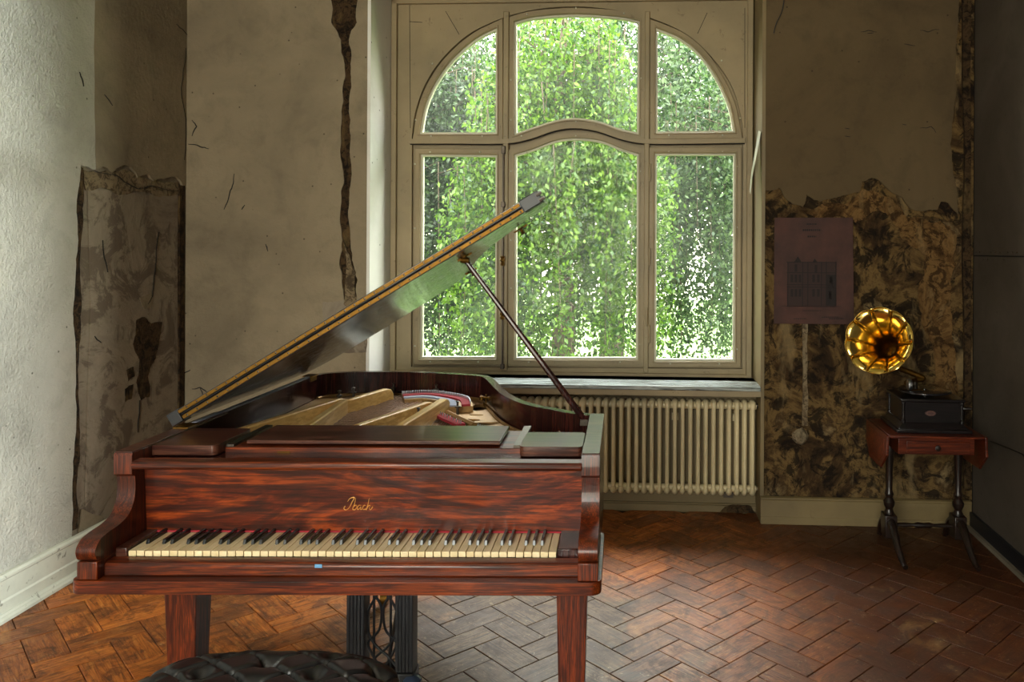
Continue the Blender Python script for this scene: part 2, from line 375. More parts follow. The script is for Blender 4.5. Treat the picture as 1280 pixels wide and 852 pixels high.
# --- floor: herringbone blocks
floor = struct(MB().box(-3.3, 2.1, -3.0, 5.4, -0.08, -0.012).build('floor', 'mortar', M4=ROOM))
BLK, GAPW = 0.131, 0.0016
p0 = onz(822.1, 811.7, 0.0)
_e = 0.021
e1 = Vector((math.cos(-PI / 4 - _e), math.sin(-PI / 4 - _e), 0)); e2 = Vector((-e1.y, e1.x, 0))
bm_v = MB(); hl, hw = BLK - GAPW, BLK / 2 - GAPW; c = 0.0016
bm_v.add([(-hl, -hw, -.014), (hl, -hw, -.014), (hl, hw, -.014), (-hl, hw, -.014), (-hl, -hw, -c), (hl, -hw, -c), (hl, hw, -c), (-hl, hw, -c),
          (-hl + c, -hw + c, 0), (hl - c, -hw + c, 0), (hl - c, hw - c, 0), (-hl + c, hw - c, 0)],
         [(0, 1, 5, 4), (1, 2, 6, 5), (2, 3, 7, 6), (3, 0, 4, 7), (4, 5, 9, 8), (5, 6, 10, 9), (6, 7, 11, 10), (7, 4, 8, 11), (8, 9, 10, 11)])
blk_me = bm_v.mesh('floor_block', 0); blk_me.materials.append(M['block'])
blocks = []
def inside(p):
    a = p.x * CT - p.y * ST; b = p.x * ST + p.y * CT
    if b < -2.55 or a > ARW + 0.07: return False
    if a < AL + 0.06 * (BW - b) - 0.07: return False
    if b > BW + 0.07: return NICHE[0] - .07 < a < NICHE[1] + .07 and b < 5.0
    return True
for i in range(-40, 41):
    for j in range(-40, 41):
        o = p0 + e1 * (BLK * (i + 4 * j)) - e2 * (BLK * i)
        for kind in (0, 1):
            ctr = o + (e1 * BLK + e2 * BLK / 2 if kind == 0 else e1 * BLK / 2 - e2 * BLK)
            if not inside(ctr): continue
            ang = math.atan2(e1.y, e1.x) if kind == 0 else math.atan2(e2.y, e2.x)
            vis = 0
            if ctr.y > 0.5:
                x_, y_ = CX + F * ctr.x / ctr.y, CY + F * H / ctr.y
                if -25 < x_ < 1305 and y_ < 880: vis = 1
                if 100 < x_ < 745 and y_ < 735: vis = 0
            blocks.append((-vis, ctr.y, ctr.copy(), ang))
blocks.sort(key=lambda t: (t[0], t[1]))
rb = random.Random(3); rest = MB()
for k, (_, _, p, ang) in enumerate(blocks):
    Mx = Matrix.Translation(p + Vector((0, 0, rb.uniform(-.0016, 0)))) @ Matrix.Rotation(ang + rb.uniform(-.004, .004), 4, 'Z') @ Matrix.Rotation(rb.uniform(-.004, .004), 4, 'X')
    if k < 300:
        link('floor_block', blk_me, floor, ROOM.inverted() @ Mx)
    else:
        rest.add([ROOM.inverted() @ Mx @ Vector(q) for q in bm_v.v], bm_v.f)
ro = rest.build('floor_blocks_beyond', 'block', floor, smooth=0); ro['kind'] = 'stuff'

# --- back wall core with the window niche, wall plaster coat on top
nl, nr, nt_ = NICHE
core = [(AL - 0.4, 0), (nl, 0), (nl, nt_), (nr, nt_), (nr, 0), (ARW + 0.4, 0), (ARW + 0.4, CEIL + .1), (AL - 0.4, CEIL + .1)]
wb = struct(MB().prism(core, BW + TP, BW + 0.62).build('wall_back', 'rot', M4=ROOM, smooth=0))
def UV(P, pts): return [P.uv(*p) for p in pts]
# crack: left and right lips, in photo order from the top
lipL = UV(PB, [(413, -60), (414, 0), (414, 28), (426, 50), (431, 80), (428, 110), (427, 150), (425, 190), (430, 225), (426, 258), (428, 300), (424, 330), (427, 352), (431, 386)])
lipR = UV(PB, [(449, -60), (447, 0), (446, 28), (436, 50), (438, 80), (439, 110), (438, 150), (437, 190), (439, 225), (436, 258), (438, 300), (440, 325), (447, 350), (446, 376), (437, 388)])
lipL = rag(lipL, 0.011, 4, seed=5); lipR = rag(lipR, 0.011, 4, seed=9)
jl = PB.uv(475, 300)[0]
left_coat = [(AL - .02, CEIL), (AL - .02, 0)] + [(nl, 0), (nl, CEIL)] + lipR + list(reversed(lipL))
left_coat = [(AL - .02, CEIL), (AL - .02, 0), (nl, 0), (nl, CEIL), (lipR[0][0], CEIL)] + lipR + list(reversed(lipL)) + [(lipL[0][0], CEIL)]
MB().prism(left_coat, BW, BW + TP + .002).build('plaster_coat', 'plaster_back', wb, smooth=0, M4=Matrix())
MB().prism(UV(PB, [(406, -60), (454, -60), (444, 392), (420, 392)]), BW + .009, BW + TP + .002).build('crack_bed', 'rot_edge', wb, smooth=0)
# grey repair patch below the crack
pt = rag(UV(PB, [(404, 377), (432, 374), (452, 376), (456, 402), (458, 440), (405, 440)]), 0.012, 3, True, 4)
MB().prism(pt, BW - .0025, BW + .002).build('grey_patch', 'rot_left', wb, smooth=0)
pt = rag(UV(PB, [(430, 300), (437, 318), (445, 340), (446, 372), (438, 386), (430, 380), (433, 345)]), 0.01, 3, True, 8)
MB().prism(pt, BW - .006, BW + .01).build('loose_plaster', 'old_filler', wb, smooth=0)
# small scars: thin raised cracks
def crack(P, pts, name='crack', parent=None, w_=0.003, seed=1, depth=-0.0015, mat='gap'):
    q = rag(UV(P, pts), 0.01, 3, seed=seed); mb = MB()
    for i in range(len(q) - 1):
        a, b = Vector(q[i]), Vector(q[i + 1]); d = (b - a); L = d.length
        if L < 1e-5: continue
        nn = Vector((-d.y, d.x)) / L * w_ * (0.4 + 0.6 * math.sin(PI * (i + .5) / (len(q) - 1)))
        mb.prism([a - nn, b - nn, b + nn, a + nn], depth, 0.004)
    return mb.build(name, mat, parent, smooth=0)
bwm = lambda o: setattr(o, 'matrix_local', Matrix.Translation((0, BW, 0)))
for k, pts in enumerate([[(293, 217), (288, 238), (280, 262)], [(240, 486), (250, 484), (262, 492)], [(250, 484), (254, 500), (260, 508)],
                         [(235, 180), (252, 184), (261, 186)], [(240, 150), (246, 158), (240, 170)], [(306, 256), (302, 262)], [(332, 305), (335, 314)], [(225, 470), (238, 462)]]):
    bwm(crack(PB, pts, parent=wb, seed=k + 20, w_=0.0035))
# right part: upper coat with ragged lower and right edge
low = UV(PB, [(964, 238), (974, 234), (984, 250), (1004, 258), (1008, 243), (1026, 252), (1048, 246), (1074, 240), (1078, 226), (1090, 222), (1108, 234), (1128, 246), (1140, 262), (1172, 262), (1176, 252), (1186, 254), (1198, 268)])
low = rag(low, 0.014, 4, seed=31)
edge = rag(UV(PB, [(1198, 268), (1196, 240), (1188, 180), (1196, 110), (1197, 40), (1199, 0), (1199, -60)]), 0.01, 4, seed=33)
ur = [(nr, low[0][1])] + low + edge[1:] + [(edge[-1][0], CEIL), (nr, CEIL)]
MB().prism(ur, BW, BW + TP + .002).build('plaster_coat', 'plaster_right', wb, smooth=0)
MB().prism([(nl - .001, nt_), (nr + .001, nt_), (nr + .001, CEIL), (nl - .001, CEIL)], BW, BW + TP + .002).build('plaster_coat', 'plaster_back', wb, smooth=0)
# second thin old coat just below the ragged edge
l2 = UV(PB, [(1000, 262), (1046, 254), (1080, 236), (1112, 246), (1136, 272), (1160, 276), (1188, 282), (1196, 330), (1190, 420), (1196, 500), (1180, 560), (1160, 500), (1166, 430), (1150, 380), (1158, 330), (1130, 300), (1098, 262), (1070, 278), (1030, 272)])
MB().prism(rag(l2, 0.03, 4, True, 41), BW + .006, BW + TP + .002).build('old_plaster_layer', rot_wall('ochre_old_plaster', [(44, 28, 12), (84, 60, 32), (116, 88, 52), (130, 106, 70)], 5.0), wb, smooth=0)
# pale strip of filler and the lump below it
MB().prism(rag(UV(PB, [(1003, 405), (1010, 405), (1009, 470), (1010, 532), (1003, 532), (1004, 470)]), 0.006, 3, True, 2), BW + .002, BW + TP).build('filler_strip', 'old_filler', wb, smooth=0)
lump = MB(); lc = PB.uv(1001, 546); lp = [(math.cos(a) * r_, math.sin(a) * r_) for a, r_ in [(k * PI / 4.5, random.uniform(.046, .058)) for k in range(9)]]
lump.add([(lc[0] + x, BW + TP, lc[1] + z) for x, z in lp] + [(lc[0] + x * .7, BW - .006, lc[1] + z * .7) for x, z in lp] + [(lc[0] - .01, BW - .012, lc[1])],
         [(i, (i + 1) % 9, (i + 1) % 9 + 9, i + 9) for i in range(9)] + [(i + 9, (i + 1) % 9 + 9, 18) for i in range(9)])
lump.build('filler_lump', 'old_filler', wb, smooth=0)
for k, pts in enumerate([[(1076, 40), (1086, 38), (1096, 40)], [(1084, 42), (1092, 41)], [(1150, 38), (1160, 40), (1174, 37)], [(1130, 55), (1144, 57)], [(1056, 160), (1062, 161)], [(1056, 170), (1063, 171)], [(1128, 155), (1133, 156)], [(1150, 160), (1164, 158), (1170, 166)]]):
    bwm(crack(PB, pts, parent=wb, seed=k + 60, w_=0.002))
# corner pipe chase: dark batten at the right corner
MB().prism(rag(UV(PB, [(1203, -60), (1203, 100), (1206, 200), (1203, 300), (1205, 420), (1204, 610), (1212, 610), (1213, 300), (1212, 100), (1213, -60)]), .003, 3, True, 12), BW - .012, BW + TP).build('corner_batten', 'rot_edge', wb, smooth=0)
# reveals
rev = MB(); wfb = 5.085
rev.prism([(nl, BW - .001), (nl + .022, wfb + .3), (nl - .02, wfb + .3), (nl - .02, BW - .001)], 0, nt_, fn=lambda u, v, d: (u, v, d))
rev.build('reveal', 'reveal', wb, smooth=0)
MB().prism([(nr, BW - .001), (nr + .02, BW - .001), (nr + .02, wfb + .3), (nr - .03, wfb + .3)], 0, nt_, fn=lambda u, v, d: (u, v, d)).build('reveal', 'skirting', wb, smooth=0)
MB().box(nl, nr, BW, wfb + .3, nt_ - .01, nt_).build('reveal', 'frame', wb, smooth=0)
# torn wallpaper strip on the right reveal
tw = MB(); cs = spline([(nr - .006, BW + .004, 2.30), (nr - .03, BW + .02, 2.16), (nr - .05, BW + .05, 2.04), (nr - .062, BW + .04, 1.93)], 5)
tw.add([(p.x, p.y, p.z) for p in cs] + [(p.x - .004, p.y + .10 * (1 - i / len(cs)) + .003, p.z + .02) for i, p in enumerate(cs)], [(i, i + 1, i + 1 + len(cs), i + len(cs)) for i in range(len(cs) - 1)])
tw.build('torn_wallpaper', 'bead', wb)
# apron wall below the sill, its skirting
APB = 4.93
MB().box(nl - .01, nr + .01, APB, BW + .61, -.02, 0.80).build('apron_wall', 'apron', wb, smooth=0)
ls = struct(MB().box(nl, nr, APB - .018, APB, 0, .042).box(nl, nr, APB - .012, APB, .042, .052).build('baseboard_niche', 'skirting', M4=ROOM, bevel=.002))
# a dark broken hole low at the right end of the apron
MB().prism(rag([(.31, .0), (.34, .035), (.42, .048), (.50, .04), (.53, .0)], .012, 2, True, 5), APB - .021, APB - .004).build('broken_hole', 'rot_edge', wb, smooth=0)

# --- left wall: core, stippled coat with a cut-out, broken edges
WL = PL.M()
wl = struct(MB().prism([(-.5, 0), (LWLEN + .3, 0), (LWLEN + .3, CEIL + .1), (-.5, CEIL + .1)], -.3, -TP).build('wall_left', 'rot_left', M4=WL, smooth=0))
# PL.n points towards +n; check the side that faces the room
side = 1 if (rw(0, 2) - PL.o).dot(PL.n) > 0 else -1
if side < 0:
    for v in wl.data.vertices: v.co.y *= -1
    wl.data.flip_normals()
def lw(outer, d0, d1, name, mat, holes=()): return MB().prism(outer, side * d0, side * d1, holes).build(name, mat, wl, smooth=0)
cut = UV(PL, [(101, 206), (118, 212), (134, 210), (140, 216), (150, 208), (164, 209), (172, 222), (186, 218), (192, 226), (204, 224), (222, 222), (231, 236)])
cut = rag(cut, 0.012, 3, seed=71)
cl = rag(UV(PL, [(101, 206), (96, 250), (98, 300), (92, 380), (95, 470), (93, 560), (90, 668)]), 0.012, 4, seed=73)
z_b = 0.18
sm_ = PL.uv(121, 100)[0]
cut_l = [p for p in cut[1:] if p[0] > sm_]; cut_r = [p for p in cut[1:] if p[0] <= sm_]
coat = [(LWLEN, CEIL), (LWLEN, z_b), (cl[-1][0], z_b)] + list(reversed(cl)) + cut_l + [(sm_, cut_l[-1][1]), (sm_, CEIL)]
lw(coat, -TP - .002, 0.0, 'plaster_coat', 'plaster_left')
lw(rag([(sm_ + .01, CEIL), (sm_ + .004, cut_l[-1][1])], .012, 6, seed=15) + cut_r + [(0.0, cut[-1][1]), (0.0, CEIL)], -TP - .002, .0012, 'shaded_coat', 'plaster_back')  # darker coat: the shade beside the back corner is put into its colour
# inner smooth layer inside the cut-out
il = rag(UV(PL, [(112, 236), (140, 238), (180, 244), (224, 238), (224, 640), (110, 660), (112, 500), (116, 380)]), .006, 3, True, 75)
lw(il, -TP, -TP + .006, 'inner_plaster', 'rot_left')
lw(rag(UV(PL, [(100, 206), (105, 210), (104, 260), (100, 320), (103, 380), (98, 460), (101, 540), (97, 600), (98, 660), (89, 664), (92, 560), (94, 470), (90, 380), (96, 300), (94, 250)]), .012, 4, True, 77), -TP, -.003, 'broken_ridge', 'rot_edge')
lw(rag(UV(PL, [(106, 212), (118, 214), (134, 213), (150, 214), (164, 214), (186, 224), (204, 228), (224, 228), (226, 240), (200, 246), (176, 240), (150, 244), (128, 234), (110, 238)]), .014, 4, True, 78), -TP + .001, -.006, 'broken_ridge', 'old_filler')
# brown stain-like broken patches
for k, pts in enumerate([[(172, 400), (182, 396), (190, 404), (204, 402), (200, 430), (196, 448), (186, 470), (188, 496), (178, 500), (172, 478), (176, 450), (168, 430)],
                         [(160, 462), (168, 458), (170, 470), (162, 476)], [(158, 486), (168, 480), (166, 498), (158, 502)], [(176, 372), (190, 366), (192, 380), (182, 386)],
                         [(104, 636), (128, 644), (134, 656), (116, 668), (100, 672)]]):
    lw(rag(UV(PL, pts), .012, 4, True, 80 + k), -TP + .001, -TP + .0085, 'bare_patch', 'rot_edge' if k < 3 else 'plaster_back')
lw(rag(UV(PL, [(224, 232), (231, 232), (230, 640), (222, 640), (224, 430)]), .008, 4, True, 90), -TP - .001, .002, 'broken_edge', 'rot_edge')
for k, pts in enumerate([[(108, 214), (150, 222), (172, 236), (190, 232), (228, 240)], [(104, 220), (102, 300), (99, 380)], [(100, 400), (97, 480), (96, 560)], [(130, 300), (136, 340)], [(200, 290), (196, 330), (192, 370), (186, 380)], [(120, 420), (128, 428)], [(176, 500), (174, 540)], [(220, 30), (234, 44)], [(99, 90), (104, 108)], [(130, 118), (140, 132)]]):
    o = crack(PL, pts, parent=wl, seed=k + 100, w_=0.0018 if k < 3 else .0022); o.matrix_local = Matrix.Translation((0, side * (-TP + .006 if k < 7 and k not in (0, ) else 0.0), 0))
# corner crack line
o = crack(PL, [(232, 60), (226, 110), (232, 150), (230, 200)], parent=wl, seed=44, w_=.0018)

# --- right wall: smooth boards with a horizontal seam
WR = PR.M(); sideR = 1 if (rw(0, 2) - PR.o).dot(PR.n) > 0 else -1
LR = BW - REAR_B
wr = struct(MB().box(-.5, LR + .3, -sideR * .3, -sideR * .012, -.02, CEIL + .1).build('wall_right', 'gap', M4=WR, smooth=0))
zs = PR.uv(1250, 320)[1]
for z0, z1 in ((0.02, zs - .003), (zs + .003, CEIL)):
    for s0, s1 in ((0.03, 1.28), (1.284, 2.53), (2.534, 5.0), (5.004, LR)):
        MB().box(s0, s1, -sideR * .012, 0, z0, z1).build('wall_board', 'panel_wall', wr, smooth=0, bevel=.001)
tk = MB()
for k in range(14):
    for dz in (-.018, .018):
        if random.random() < .75: tk.lathe([(.004, 0), (.004, .003), (.0001, .004)], 6, (0, 0, 0)); 
for k in range(11):
    s_ = .06 + k * .055 + random.uniform(-.01, .01); z_ = zs + random.choice((-.02, .02))
    mm = MB().lathe([(.0045, 0), (.004, .003), (.0001, .004)], 8)
    MB().add([(v[0] + s_, sideR * v[2], v[1] + z_) for v in mm.v], mm.f).build('nail_head', 'iron', wr)
# rear wall behind the camera with a tall window opening, ceiling
wa = [(ALR - .5, 0), (ARW + .4, 0), (ARW + .4, CEIL + .1), (ALR - .5, CEIL + .1)]
hole = [(REAR_WIN[0], REAR_WIN[2]), (REAR_WIN[1], REAR_WIN[2]), (REAR_WIN[1], REAR_WIN[3]), (REAR_WIN[0], REAR_WIN[3])]
struct(MB().prism(wa, REAR_B - .3, REAR_B, [hole]).build('wall_rear', 'ceil', M4=ROOM, smooth=0))
struct(MB().box(AL - .5, ARW + .4, REAR_B - .3, BW + .62, CEIL, CEIL + .2).build('ceiling', 'ceil', M4=ROOM, smooth=0))
w2 = struct(empty('window_2', ROOM))
x0, x1, z0, z1 = REAR_WIN
MB().prism([(x0, z0), (x1, z0), (x1, z1), (x0, z1)], REAR_B - .2, REAR_B - .14, [[(x0 + .06, z0 + .06), (x1 - .06, z0 + .06), (x1 - .06, z1 - .06), (x0 + .06, z1 - .06)]]).build('window_frame', 'frame', w2, smooth=0)
MB().box((x0 + x1) / 2 - .03, (x0 + x1) / 2 + .03, REAR_B - .19, REAR_B - .15, z0 + .06, z1 - .06).box(x0 + .06, x1 - .06, REAR_B - .188, REAR_B - .152, 2.5, 2.55).build('muntin', 'frame', w2, smooth=0)

for xa_, xb_ in ((x0 + .06, (x0 + x1) / 2 - .03), ((x0 + x1) / 2 + .03, x1 - .06)):
    for za_, zb2 in ((z0 + .06, 2.5), (2.55, z1 - .06)): MB().box(xa_, xb_, REAR_B - .172, REAR_B - .168, za_, zb2).build('pane', 'glass', w2, smooth=0)
# --- baseboards
def mould(prof, P, s0, s1, sgn, name, mat, top=True):
    o = MB().prism(prof, s0, s1, fn=lambda u, v, d: (d, sgn * u, v)).build(name, mat, M4=P.M(), smooth=0, bevel=.0015)
    return struct(o)
mould([(0, 0), (.045, 0), (.045, .022), (.036, .03), (.03, .03), (.03, .075), (.024, .082), (.024, .165), (.03, .17), (.03, .182), (.02, .19), (0, .19)], PL, .0, LWLEN, side, 'baseboard_left', 'skirting_white')
o = struct(MB().prism([(0.03, 0), (.058, 0), (.056, .012), (.046, .02), (.03, .02)], .0, LWLEN, fn=lambda u, v, d: (d, side * u, v)).build('trim_1', 'skirting_white', M4=PL.M(), smooth=0))
pb = [(0, 0), (.028, 0), (.028, .04), (.022, .046), (.022, .14), (.026, .145), (.026, .152), (.012, .158), (0, .158)]
for nm, a0, a1 in (('baseboard_right', nr, ARW - .002), ('baseboard_back', AL, nl)):
    struct(MB().prism(pb, a0, a1, fn=lambda u, v, d: (d, BW - u, v)).build(nm, 'skirting', M4=ROOM, smooth=0, bevel=.0015))
struct(MB().box(.03, LR, 0, sideR * .016, .0, .10).build('baseboard_side', 'black', M4=WR, smooth=0))
struct(MB().box(.03, LR, sideR * .016, sideR * .034, .0, .022).build('trim_2', paint('grey_worn_strip', (128, 118, 102), (40, 32, 24), amt=.8), M4=WR, smooth=0))

# ================================================================== THE WINDOW
PW = room_plane(wfb)
w1 = struct(empty('window_1', ROOM))
def U(px, py): return PW.uv(px, py)
fl, fr_ = nl + .014, nr - .022
def ub(px): return U(px, 310)[0]
def zb(py, px=720): return U(px, py)[1]
zB, zT = zb(467), nt_ - .01
# outer arch of the lights (elliptic) in wall coordinates
def arc3(pts, n=10): return [(p.x, p.y) for p in spline([(x, y, 0) for x, y in pts], n)]
archo = arc3([U(515, 168), U(519, 140), U(531, 106), U(552, 74), U(584, 44), U(624, 24), U(668, 12), U(720, 8), U(772, 13), U(818, 24), U(860, 44), U(892, 74), U(914, 106), U(925, 140), U(929, 168)], 6)
zt0 = U(515, 168)[1]
opening = [(archo[0][0], zb(461)), (archo[-1][0], zb(461, 929))] + list(reversed(archo))
casing = [(fl, zB - .02), (fr_, zB - .02), (fr_, zT), (fl, zT)]
MB().prism(casing, wfb, wfb + .06, [opening]).build('spandrel_board', 'frame', w1, smooth=40, bevel=.002)
# stepped casing at the sides and top
MB().box(fl, fl + .035, wfb - .03, wfb, zB - .02, zT).box(fr_ - .035, fr_, wfb - .03, wfb, zB - .02, zT).box(fl, fr_, wfb - .03, wfb, zT - .03, zT).box(fl, fr_, wfb - .025, wfb, zB - .02, zB + .012).build('casing', 'frame', w1, smooth=0, bevel=.004)
# shallow seams in the spandrels
for pts in ([(557, 14), (574, 43)], [(884, 16), (872, 42)], [(512, 27), (528, 28)], [(512, 6), (513, 160)], [(931, 10), (931, 160)]):
    q = [U(*p) for p in pts]; a, b = Vector(q[0]), Vector(q[1]); d = (b - a).normalized(); nn = Vector((-d.y, d.x)) * .0016
    MB().prism([a - nn, b - nn, b + nn, a + nn], wfb - .0012, wfb + .002).build('seam', 'gap', w1, smooth=0)
def inset(loop, d):
    """offset a closed loop inwards by d"""
    n = len(loop); A = sum(loop[i][0] * loop[(i + 1) % n][1] - loop[(i + 1) % n][0] * loop[i][1] for i in range(n)); sg = 1 if A > 0 else -1
    out = []
    for i in range(n):
        p, a, b = Vector(loop[i]), Vector(loop[i - 1]), Vector(loop[(i + 1) % n])
        d1, d2 = (p - a), (b - p)
        d1 = d1.normalized() if d1.length > 1e-9 else d2.normalized(); d2 = d2.normalized() if d2.length > 1e-9 else d1
        n1, n2 = Vector((-d1.y, d1.x)) * sg, Vector((-d2.y, d2.x)) * sg; bi = n1 + n2
        bi = bi / max(bi.dot(n1), .3) if bi.length > 1e-6 else n1
        out.append((p.x + bi.x * d, p.y + bi.y * d))
    return out
def clean(l, e=.004):
    out = [l[0]]
    for p in l[1:]:
        if math.hypot(p[0] - out[-1][0], p[1] - out[-1][1]) > e: out.append(p)
    if math.hypot(out[0][0] - out[-1][0], out[0][1] - out[-1][1]) < e: out.pop()
    return out
# glass outlines, read off the photograph
G = []
G.append([U(527, 165)] + [U(619, 165), U(619, 38)] + [(p[0], p[1]) for p in arc3([U(619, 38), U(596, 50), U(568, 74), U(546, 104), U(533, 134), U(527, 165)], 5)[1:-1]])
G.append(arc3([U(645, 166), U(668, 158), U(694, 150), U(720, 147), U(748, 151), U(774, 160), U(796, 165)], 4) + arc3([U(797, 28), U(772, 23), U(720, 20), U(670, 23), U(645, 29)], 4))
G.append([U(822, 164), U(916, 163)] + arc3([U(916, 163), U(910, 134), U(897, 104), U(876, 72), U(850, 50), U(822, 38)], 5)[1:])
G.append([U(527, 446), U(618, 446), U(619, 196), U(528, 195)])
G.append([U(645, 447), U(795, 447)] + arc3([U(796, 194), U(776, 188), U(750, 178), U(720, 175), U(694, 178), U(668, 188), U(645, 195)], 4))
G.append([U(820, 449), U(916, 449), U(917, 194), U(821, 194)])
MB().prism(inset(opening, -.004), wfb + .030, wfb + .058, [inset(clean(q), -.028) for q in G]).build('window_frame', 'frame', w1, smooth=40)
for gi_, gl_ in enumerate(G):
    gl_ = clean(gl_)
    bead_o = inset(gl_, -.012); bead_o2 = inset(gl_, -.022); sash_o = inset(gl_, -.05)
    so = empty('sash', None, w1)
    MB().prism(sash_o, wfb - .004, wfb + .05, [bead_o]).build('sash_frame', 'frame', so, smooth=40, bevel=.003)
    MB().prism(bead_o2, wfb - .012, wfb - .003, [inset(gl_, -.014)]).build('sash_moulding', 'frame', so, smooth=40, bevel=.003)
    MB().prism(bead_o, wfb + .012, wfb + .044, [gl_]).build('glazing_bead', 'bead', so, smooth=40)
    MB().prism(inset(gl_, -.004), wfb + .026, wfb + .030).build('pane', 'glass', so, smooth=0)
# studs (glazing screws) along the sashes
st_me = MB().lathe([(.006, 0), (.006, .003), (.004, .006), (.0001, .0075)], 8).mesh('stud'); st_me.materials.append(M['bead'])
for (px, py) in [(520, 150), (539, 170), (603, 170), (639, 100), (639, 150), (652, 170), (720, 152), (780, 170), (800, 42), (801, 98), (800, 150), (659, 18), (720, 10), (780, 17), (836, 169), (903, 169), (902, 76), (925, 148), (541, 80),
                 (538, 190), (600, 190), (519, 205), (519, 285), (519, 432), (720, 170), (658, 190), (783, 190), (538, 452), (598, 452), (661, 452), (775, 452), (800, 214), (799, 286), (799, 358), (799, 430), (836, 190), (903, 190), (921, 208), (921, 284), (921, 360), (921, 436), (838, 454), (899, 454), (639, 214), (639, 300), (639, 360)]:
    u_, z_ = U(px, py)
    link('stud', st_me, w1, Matrix.Translation((u_, wfb - .004, z_)) @ Matrix.Rotation(PI / 2, 4, 'X'))
# mullions and transom cover mouldings
xm0, xm1 = ub(632), ub(808)
MB().box(xm0 - .018, xm0 + .018, wfb - .02, wfb + .04, zb(464), zb(14)).build('mullion', 'frame', w1, bevel=.005)
MB().box(xm1 - .016, xm1 + .016, wfb - .018, wfb + .04, zb(464), zb(16)).build('mullion', 'frame', w1, bevel=.005)
tr_up = arc3([U(513, 174), U(560, 174), U(632, 174), U(664, 168), U(694, 158), U(720, 155), U(748, 159), U(778, 169), U(808, 174), U(870, 174), U(931, 173)], 4)
tr_dn = [(x, z - .030) for x, z in tr_up]
MB().prism(tr_up + list(reversed(tr_dn)), wfb - .024, wfb + .04).build('transom', 'frame', w1, smooth=40, bevel=.005)
# thin dark rebate under the transom
MB().prism([(x, z - .030) for x, z in tr_up] + list(reversed([(x, z - .036) for x, z in tr_up])), wfb - .006, wfb + .0).build('rebate', 'gap', w1, smooth=40)
# espagnolette bolt
bx = ub(630); bo = empty('window_bolt', None, w1)
MB().tube([(bx, wfb - .034, zb(186)), (bx, wfb - .034, zb(461))], .0065, 10).build('bolt_rod', 'iron', bo)
for py, h_ in ((188, .05), (256, .035), (458, .03)): MB().box(bx - .012, bx + .012, wfb - .046, wfb - .018, zb(py) - h_ / 2, zb(py) + h_ / 2).build('bolt_keeper', 'iron', bo, bevel=.003)
for py in (326, 393): MB().lathe([(.0001, -.035), (.012, -.032), (.016, -.02), (.011, -.008), (.02, .004), (.013, .016), (.017, .026), (.0001, .032)], 12, (bx, wfb - .045, zb(py))).build('bolt_knob', 'brass', bo)
for px, py in ((812, 216), (812, 320), (812, 416), (809, 395)):
    MB().lathe([(.0001, -.06), (.006, -.055), (.007, -.04), (.007, .04), (.006, .055), (.0001, .06)], 10, (ub(px), wfb - .024, zb(py))).build('window_hinge', 'frame', w1)
# sill
sl = struct(MB().box(nl - .0, nr - .004, BW - .035, wfb - .024, .775, .80).build('trim_3', 'sill', M4=ROOM, bevel=.004))
tag(sl, None)
MB().box(nl, nr - .002, BW - .02, wfb + .02, .74, .775).build('trim_4', 'frame', M4=ROOM)['kind'] = 'structure'
MB().box(nl, nr, APB - .004, wfb + .3, .66, .74).build('sill_bearer', 'apron', wb)
o = MB().box(-.20, -.06, APB - .012, APB - .004, .715, .725).build('sill_slot', 'bead', wb)

# ================================================================== RADIATOR
rc = 4.86; pitch = .0464; rxr = room_plane(rc).uv(940, 560)[0]
rad = empty('radiator', ROOM @ Matrix.Translation((rxr - 14 * pitch, rc, 0)))
tag(rad, 'long cream column radiator under the window sill', 'radiator')
sec = MB(); zt_, zb_ = .69, .135
for dy in (-.034, .034):
    sec.tube([(0, dy, zb_ + .03), (0, dy, zt_ - .03)], .0125, 10)
for z_, sg in ((zt_ - .028, 1), (zb_ + .028, -1)):
    path = [(0, -.040, z_ - sg * .012), (0, -.041, z_ + sg * .004), (0, -.03, z_ + sg * .016), (0, 0, z_ + sg * .02), (0, .03, z_ + sg * .016), (0, .041, z_ + sg * .004), (0, .04, z_ - sg * .012)]
    sec.tube(path, [.014, .0165, .0185, .0195, .0185, .0165, .014], 12)
    sec.tube([(-pitch / 2, 0, z_), (pitch / 2, 0, z_)], .022, 12, cap=True)
sme = sec.mesh('radiator_section', 50); sme.materials.append(M['radiator'])
for k in range(-22, 15):
    if rxr + (k - 14) * pitch < nl + .1: continue
    link('radiator_section', sme, rad, Matrix.Translation((k * pitch, 0, 0)))
MB().box(-.02 + 12 * pitch, .02 + 12 * pitch, .045, APB - rc - .001, .56, .60).build('wall_bracket', 'radiator', rad)
MB().box(-.02 + 4 * pitch, .02 + 4 * pitch, .045, APB - rc - .001, .56, .60).build('wall_bracket', 'radiator', rad)
MB().box(-.02 - 10 * pitch, .02 - 10 * pitch, .045, APB - rc - .001, .56, .60).build('wall_bracket', 'radiator', rad)
MB().tube([(14 * pitch, 0, zt_ - .028), (14 * pitch + .035, 0, zt_ - .028)], [.017, .014], 12).build('air_valve', 'iron', rad)
MB().tube([(14 * pitch, 0, zb_ + .028), (14 * pitch + .05, 0, zb_ + .028), (14 * pitch + .062, .02, zb_ + .02), (14 * pitch + .062, .072, zb_ + .02)], .012, 10).build('pipe', 'rot_edge' if 0 else 'frame', rad)
for k in (-20, -3, 11): MB().box(k * pitch - .012, k * pitch + .012, -.03, .03, 0, zb_ + .012).build('radiator_foot', 'radiator', rad) if k < -6 else None
MB().box(11 * pitch - .03, 11 * pitch + .03, .02, APB - rc - .001, .10, .13).build('wall_bracket', 'iron', rad)

# ================================================================== GRAND PIANO
PM = Matrix.Translation((-.791, 2.2, 0)) @ Matrix.Rotation(.005, 4, 'Z')
pn = empty('grand_piano', PM)
tag(pn, 'red rosewood grand piano with its lid propped open', 'piano')
HW = .716; ZR = .993
